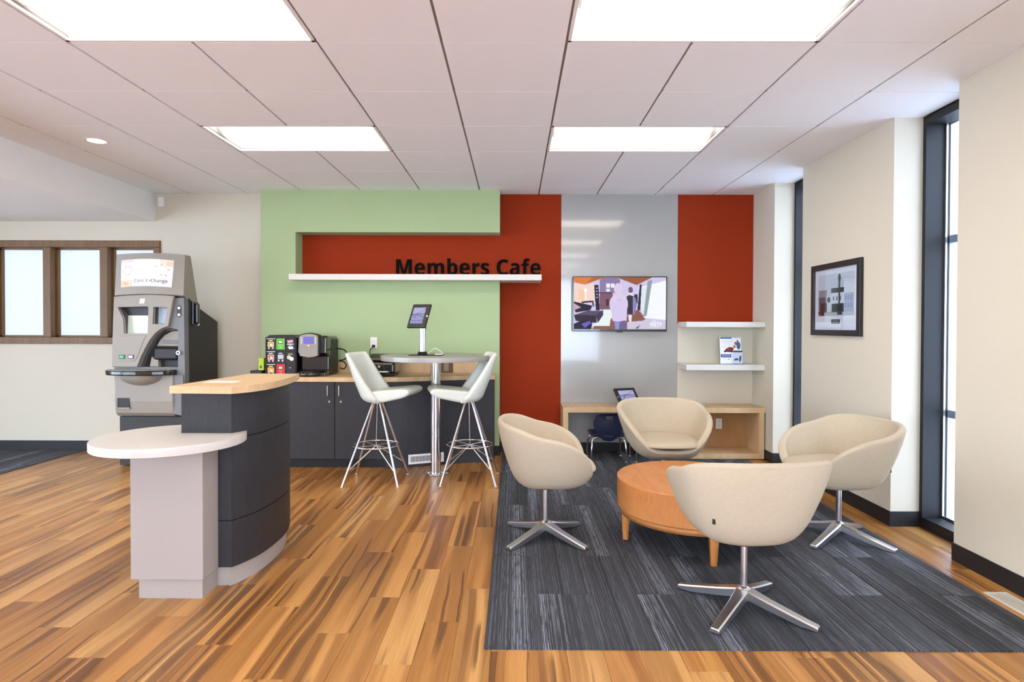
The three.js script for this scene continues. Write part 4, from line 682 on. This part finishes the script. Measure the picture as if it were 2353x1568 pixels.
// ---------------------------------------------------------------- coin machine
{
  const ox = -3.372, o = thing('coin_machine', 'tall grey coin counting machine with lit Coin X-Change sign', 'machine', [ox, 0, 0]);
  const A = (a, b) => [(240 + a / 3.564 - 341.5) / 250.3, EYE + (746.7 - 560 - b / 3.564) / 250.3];   // outline traced on the machine's front plane
  const L = (...p) => { const r = []; for (let i = 0; i < p.length; i += 2) r.push(A(p[i], p[i + 1])); return r; };
  part(o, 'plinth', bx(-0.315, 0.315, 0.012, 0.47, -6.15, -5.57, 0.004), M.machineBlack); part(o, 'feet', join(bx(-0.28, -0.2, 0, 0.013, -5.7, -5.62), bx(0.2, 0.28, 0, 0.013, -5.7, -5.62), bx(-0.28, -0.2, 0, 0.013, -6.1, -6.02), bx(0.2, 0.28, 0, 0.013, -6.1, -6.02)), M.rubber);
  part(o, 'cabinet', side([[6.146, 0.47], [6.146, 1.357], [5.757, 1.50], [5.60, 1.58], [5.60, 0.47]], -0.32, 0.32, 0.003), M.machineBlack);
  const sb = new THREE.BoxGeometry(0.636, 1, 1, 20, 1, 1), sv = sb.attributes.position;   // bowed front, raked back
  for (let i = 0; i < sv.count; i++) { const x = sv.getX(i), y = sv.getY(i) + 0.5, b = 1 - (x / 0.318) ** 2, f = sv.getZ(i) > 0; sv.setXYZ(i, x, (f ? lerp(1.595, 1.975, y) : lerp(1.50, 1.972, y)) + (f || y > 0.5 ? 0.014 * b : 0), -(f ? lerp(5.515, 5.545, y) - 0.02 * b : lerp(5.775, 5.64, y))); }
  part(o, 'sign_box', toCreasedNormals(sb, 0.6), M.silver);
  const tilt = Math.atan2(0.035, 0.383);
  const art = canvas(640, 330, (g, w, h) => {
    g.fillStyle = '#ffffff'; g.fillRect(0, 0, w, h); g.fillStyle = '#e4d8f2'; g.fillRect(0, 0, 160, 40); g.fillStyle = '#f6d9c4'; g.fillRect(0, 250, 150, 80); g.fillStyle = '#e9bd9a'; g.beginPath(); g.ellipse(60, 290, 40, 20, 0.3, 0, 7); g.fill();
    g.fillStyle = '#f8dcd0'; g.fillRect(480, 0, 160, 70); g.fillStyle = '#f3cbb0'; g.fillRect(560, 20, 80, 60); for (const [x, y, r] of [[440, 85, 16], [500, 70, 18], [550, 90, 14], [590, 120, 22], [560, 190, 20], [500, 190, 16]]) { g.fillStyle = '#dfc8b8'; g.beginPath(); g.ellipse(x, y, r, r * 0.7, 0.3, 0, 7); g.fill(); }
    g.fillStyle = '#eee4f6'; g.fillRect(520, 230, 120, 100); g.strokeStyle = '#cfc8d4'; g.lineWidth = 9; g.beginPath(); g.arc(85, 135, 52, 0.5, 5.2); g.stroke(); g.fillStyle = '#b8b0c0'; for (const [x, y] of [[60, 82], [110, 84], [132, 108], [130, 140]]) { g.beginPath(); g.arc(x, y, 8, 0, 7); g.fill(); }
    g.font = 'bold 58px sans-serif'; g.fillStyle = '#938e9a'; g.fillText('Coin X', 168, 282); g.fillStyle = '#65606c'; g.fillText('•Change', 356, 282);
  });
  const sg = new THREE.PlaneGeometry(0.486, 0.252, 24, 4), sp = sg.attributes.position; for (let i = 0; i < sp.count; i++) { const x = sp.getX(i), y = sp.getY(i); sp.setX(i, x * (1 + (y - 0.1) * 0.16)); sp.setY(i, y - 0.22 * x * x + 0.006); sp.setZ(i, 0.02 * (1 - (x / 0.318) ** 2)); }
  part(o, 'lit_sign', sg.rotateX(-tilt).translate(-0.02, 1.80, -5.527), new THREE.MeshStandardMaterial({ color: '#111', emissive: '#ffffff', emissiveMap: art, emissiveIntensity: 1.05, roughness: 0.4 }));
  part(o, 'gap_strip', bx(-0.308, 0.314, 1.575, 1.604, -5.62, -5.53), M.black);
  // shell behind, with the arch cut through, and the front plate
  const arch = L(590, 705, 535, 690, 480, 702, 430, 735, 385, 790, 345, 860, 310, 930, 278, 1014, 590, 1014);
  part(o, 'side_shell', front(L(78, 432, 190, 421, 360, 415, 520, 421, 642, 436, 648, 1070, 648, 1425, 560, 1405, 75, 1400, 60, 1020), -5.605, 0.075, 0.004, [arch, L(103, 516, 372, 508, 364, 744, 155, 744), L(400, 518, 525, 522, 498, 660, 392, 660), L(100, 1268, 202, 1268, 205, 1345, 100, 1345)]), M.silverDark);
  part(o, 'fascia', front(L(80, 434, 190, 423, 360, 417, 500, 421, 574, 428, 525, 678, 470, 696, 420, 735, 375, 790, 335, 860, 300, 930, 268, 1012, 62, 1012, 66, 800), -5.53, 0.032, 0.005, [L(105, 518, 355, 508, 370, 520, 362, 742, 158, 742, 150, 610), L(402, 512, 528, 518, 502, 664, 393, 664)]), M.silver);
  part(o, 'recess_hood', front(L(98, 512, 376, 504, 370, 588, 160, 588), -5.575, 0.006).translate(0, 0, 0.0), M.graphite);
  part(o, 'screen', front(L(160, 588, 370, 588, 360, 746, 152, 746), -5.575, 0.007), new THREE.MeshStandardMaterial({ color: '#b9c4b8', emissive: '#c9d8c8', emissiveIntensity: 0.35, roughness: 0.2 }), 'pale green touch screen');
  part(o, 'recess_floor', front(L(70, 480, 600, 480, 600, 700, 70, 760), -5.59, 0.006), M.silverDark);
  const plate = part(o, 'keypad_plate', front(L(130, 760, 345, 750, 268, 940, 245, 965, 112, 965, 104, 945), -5.5, 0.006, 0.002), M.silver);
  for (const [a, c] of [[124, '#3fae74'], [198, '#b9b2d6']]) { const k = part(plate, 'key_frame', front(L(a, 912, a + 48, 912, a + 48, 944, a, 944), -5.495, 0.006, 0.002), M.graphite); part(k, 'key', front(L(a + 6, 917, a + 42, 917, a + 42, 939, a + 6, 939), -5.491, 0.005, 0.002), new THREE.MeshStandardMaterial({ color: c, emissive: c, emissiveIntensity: 0.35, roughness: 0.4 })); }
  part(o, 'notice', front(L(414, 520, 526, 522, 500, 660, 410, 660), -5.57, 0.004), S({ color: '#bcd3e6', roughness: 0.4 }), 'pale blue instruction card');
  part(o, 'sticker', front(L(297, 450, 338, 450, 330, 490, 291, 490), -5.4985, 0.0012), M.paper);
  // arch interior
  part(o, 'arch_back', front(L(600, 700, 520, 680, 420, 735, 340, 860, 270, 1016, 600, 1016), -5.62, 0.012), M.graphite);
  part(o, 'coin_door', front(L(590, 712, 520, 718, 460, 752, 420, 795, 395, 842, 590, 842), -5.6, 0.03, 0.003), M.silver);
  part(o, 'slot_lip', front(L(445, 792, 576, 792, 576, 822, 445, 818), -5.572, 0.012, 0.003), M.silverDark);
  part(o, 'hopper', new RoundedBoxGeometry(0.225, 0.12, 0.06, 3, 0.025).translate(A(480, 905)[0], A(480, 905)[1], -5.57), M.black);
  part(o, 'hopper_guide', front(L(345, 1012, 362, 930, 385, 950, 416, 955, 416, 1012), -5.6, 0.05, 0.003), M.silver);
  const lk = part(o, 'lock', cyl(0.02, 0, 0.02, 0, 0, 24).rotateX(Math.PI / 2).translate(...A(600, 895), -5.53), M.steel); part(lk, 'keyhole', cyl(0.009, 0, 0.003, 0, 0, 16).rotateX(Math.PI / 2).translate(...A(600, 895), -5.51), M.black);
  const st = part(o, 'lamp_strip', front(L(584, 515, 600, 500, 618, 510, 618, 592, 604, 603, 584, 592), -5.531, 0.006, 0.002), M.graphite); for (const b of [526, 582]) part(st, 'indicator', cyl(0.0125, 0, 0.006, 0, 0, 16).rotateX(Math.PI / 2).translate(...A(604, b), -5.526), M.plate);
  // tray, scoop, lower pod
  const rimPts = []; for (let i = 0; i <= 28; i++) { const a = Math.PI * i / 28; rimPts.push([-0.075 - 0.325 * Math.cos(a), 5.52 - 0.15 * Math.sin(a)]); }
  const tray = part(o, 'tray_rim', plan([...rimPts, [0.25, 5.6], [-0.32, 5.6], [-0.40, 5.53]], 0.862, 0.91, 0.012), M.blackGloss);
  part(tray, 'tray_plate', plan(rimPts.map(([x, z]) => [(x + 0.075) * 0.93 - 0.075, 5.52 - (5.52 - z) * 0.9]), 0.909, 0.914), M.silver);
  part(o, 'lower_panel', side([[5.60, 0.865], [5.505, 0.865], [5.50, 0.62], [5.515, 0.51], [5.545, 0.478], [5.60, 0.47]], -0.318, 0.225, 0.012), M.silver);
  part(o, 'coin_scoop', new THREE.SphereGeometry(1, 32, 16, 0, Math.PI * 2, Math.PI / 2, Math.PI / 2).scale(0.205, 0.105, 0.115).translate(-0.075, 0.868, -5.525), M.silver);
  const [rx0, ry1] = A(100, 1268), [rx1, ry0] = A(205, 1345);
  part(o, 'return_slot', bx(rx0 + 0.012, rx1, ry0, ry1, -5.51, -5.4975, 0.001), M.black); part(o, 'return_lip', bx(rx0 - 0.006, rx1 + 0.006, ry0 - 0.013, ry0, -5.51, -5.485, 0.003), M.silver); part(o, 'return_frame', bx(rx0, rx0 + 0.012, ry0, ry1, -5.51, -5.492, 0.002), M.silverDark);
  part(o, 'side_fin', front(L(500, 1078, 640, 1078, 640, 1420, 540, 1396), -5.55, 0.034, 0.004), M.silverDark);
  // right side: handset and stickers
  part(o, 'handset_cradle', bx(0.318, 0.345, 1.325, 1.545, -5.735, -5.635, 0.01), M.blackGloss); part(o, 'handset', bx(0.34, 0.375, 1.335, 1.53, -5.705, -5.655, 0.016), M.blackGloss);
  part(o, 'sticker', bx(0.3195, 0.3215, 1.415, 1.475, -5.785, -5.745), M.paper); part(o, 'sticker', bx(0.3195, 0.3215, 1.32, 1.40, -5.79, -5.75, 0.0008), M.plate);
}
renderer.render(scene, camera);
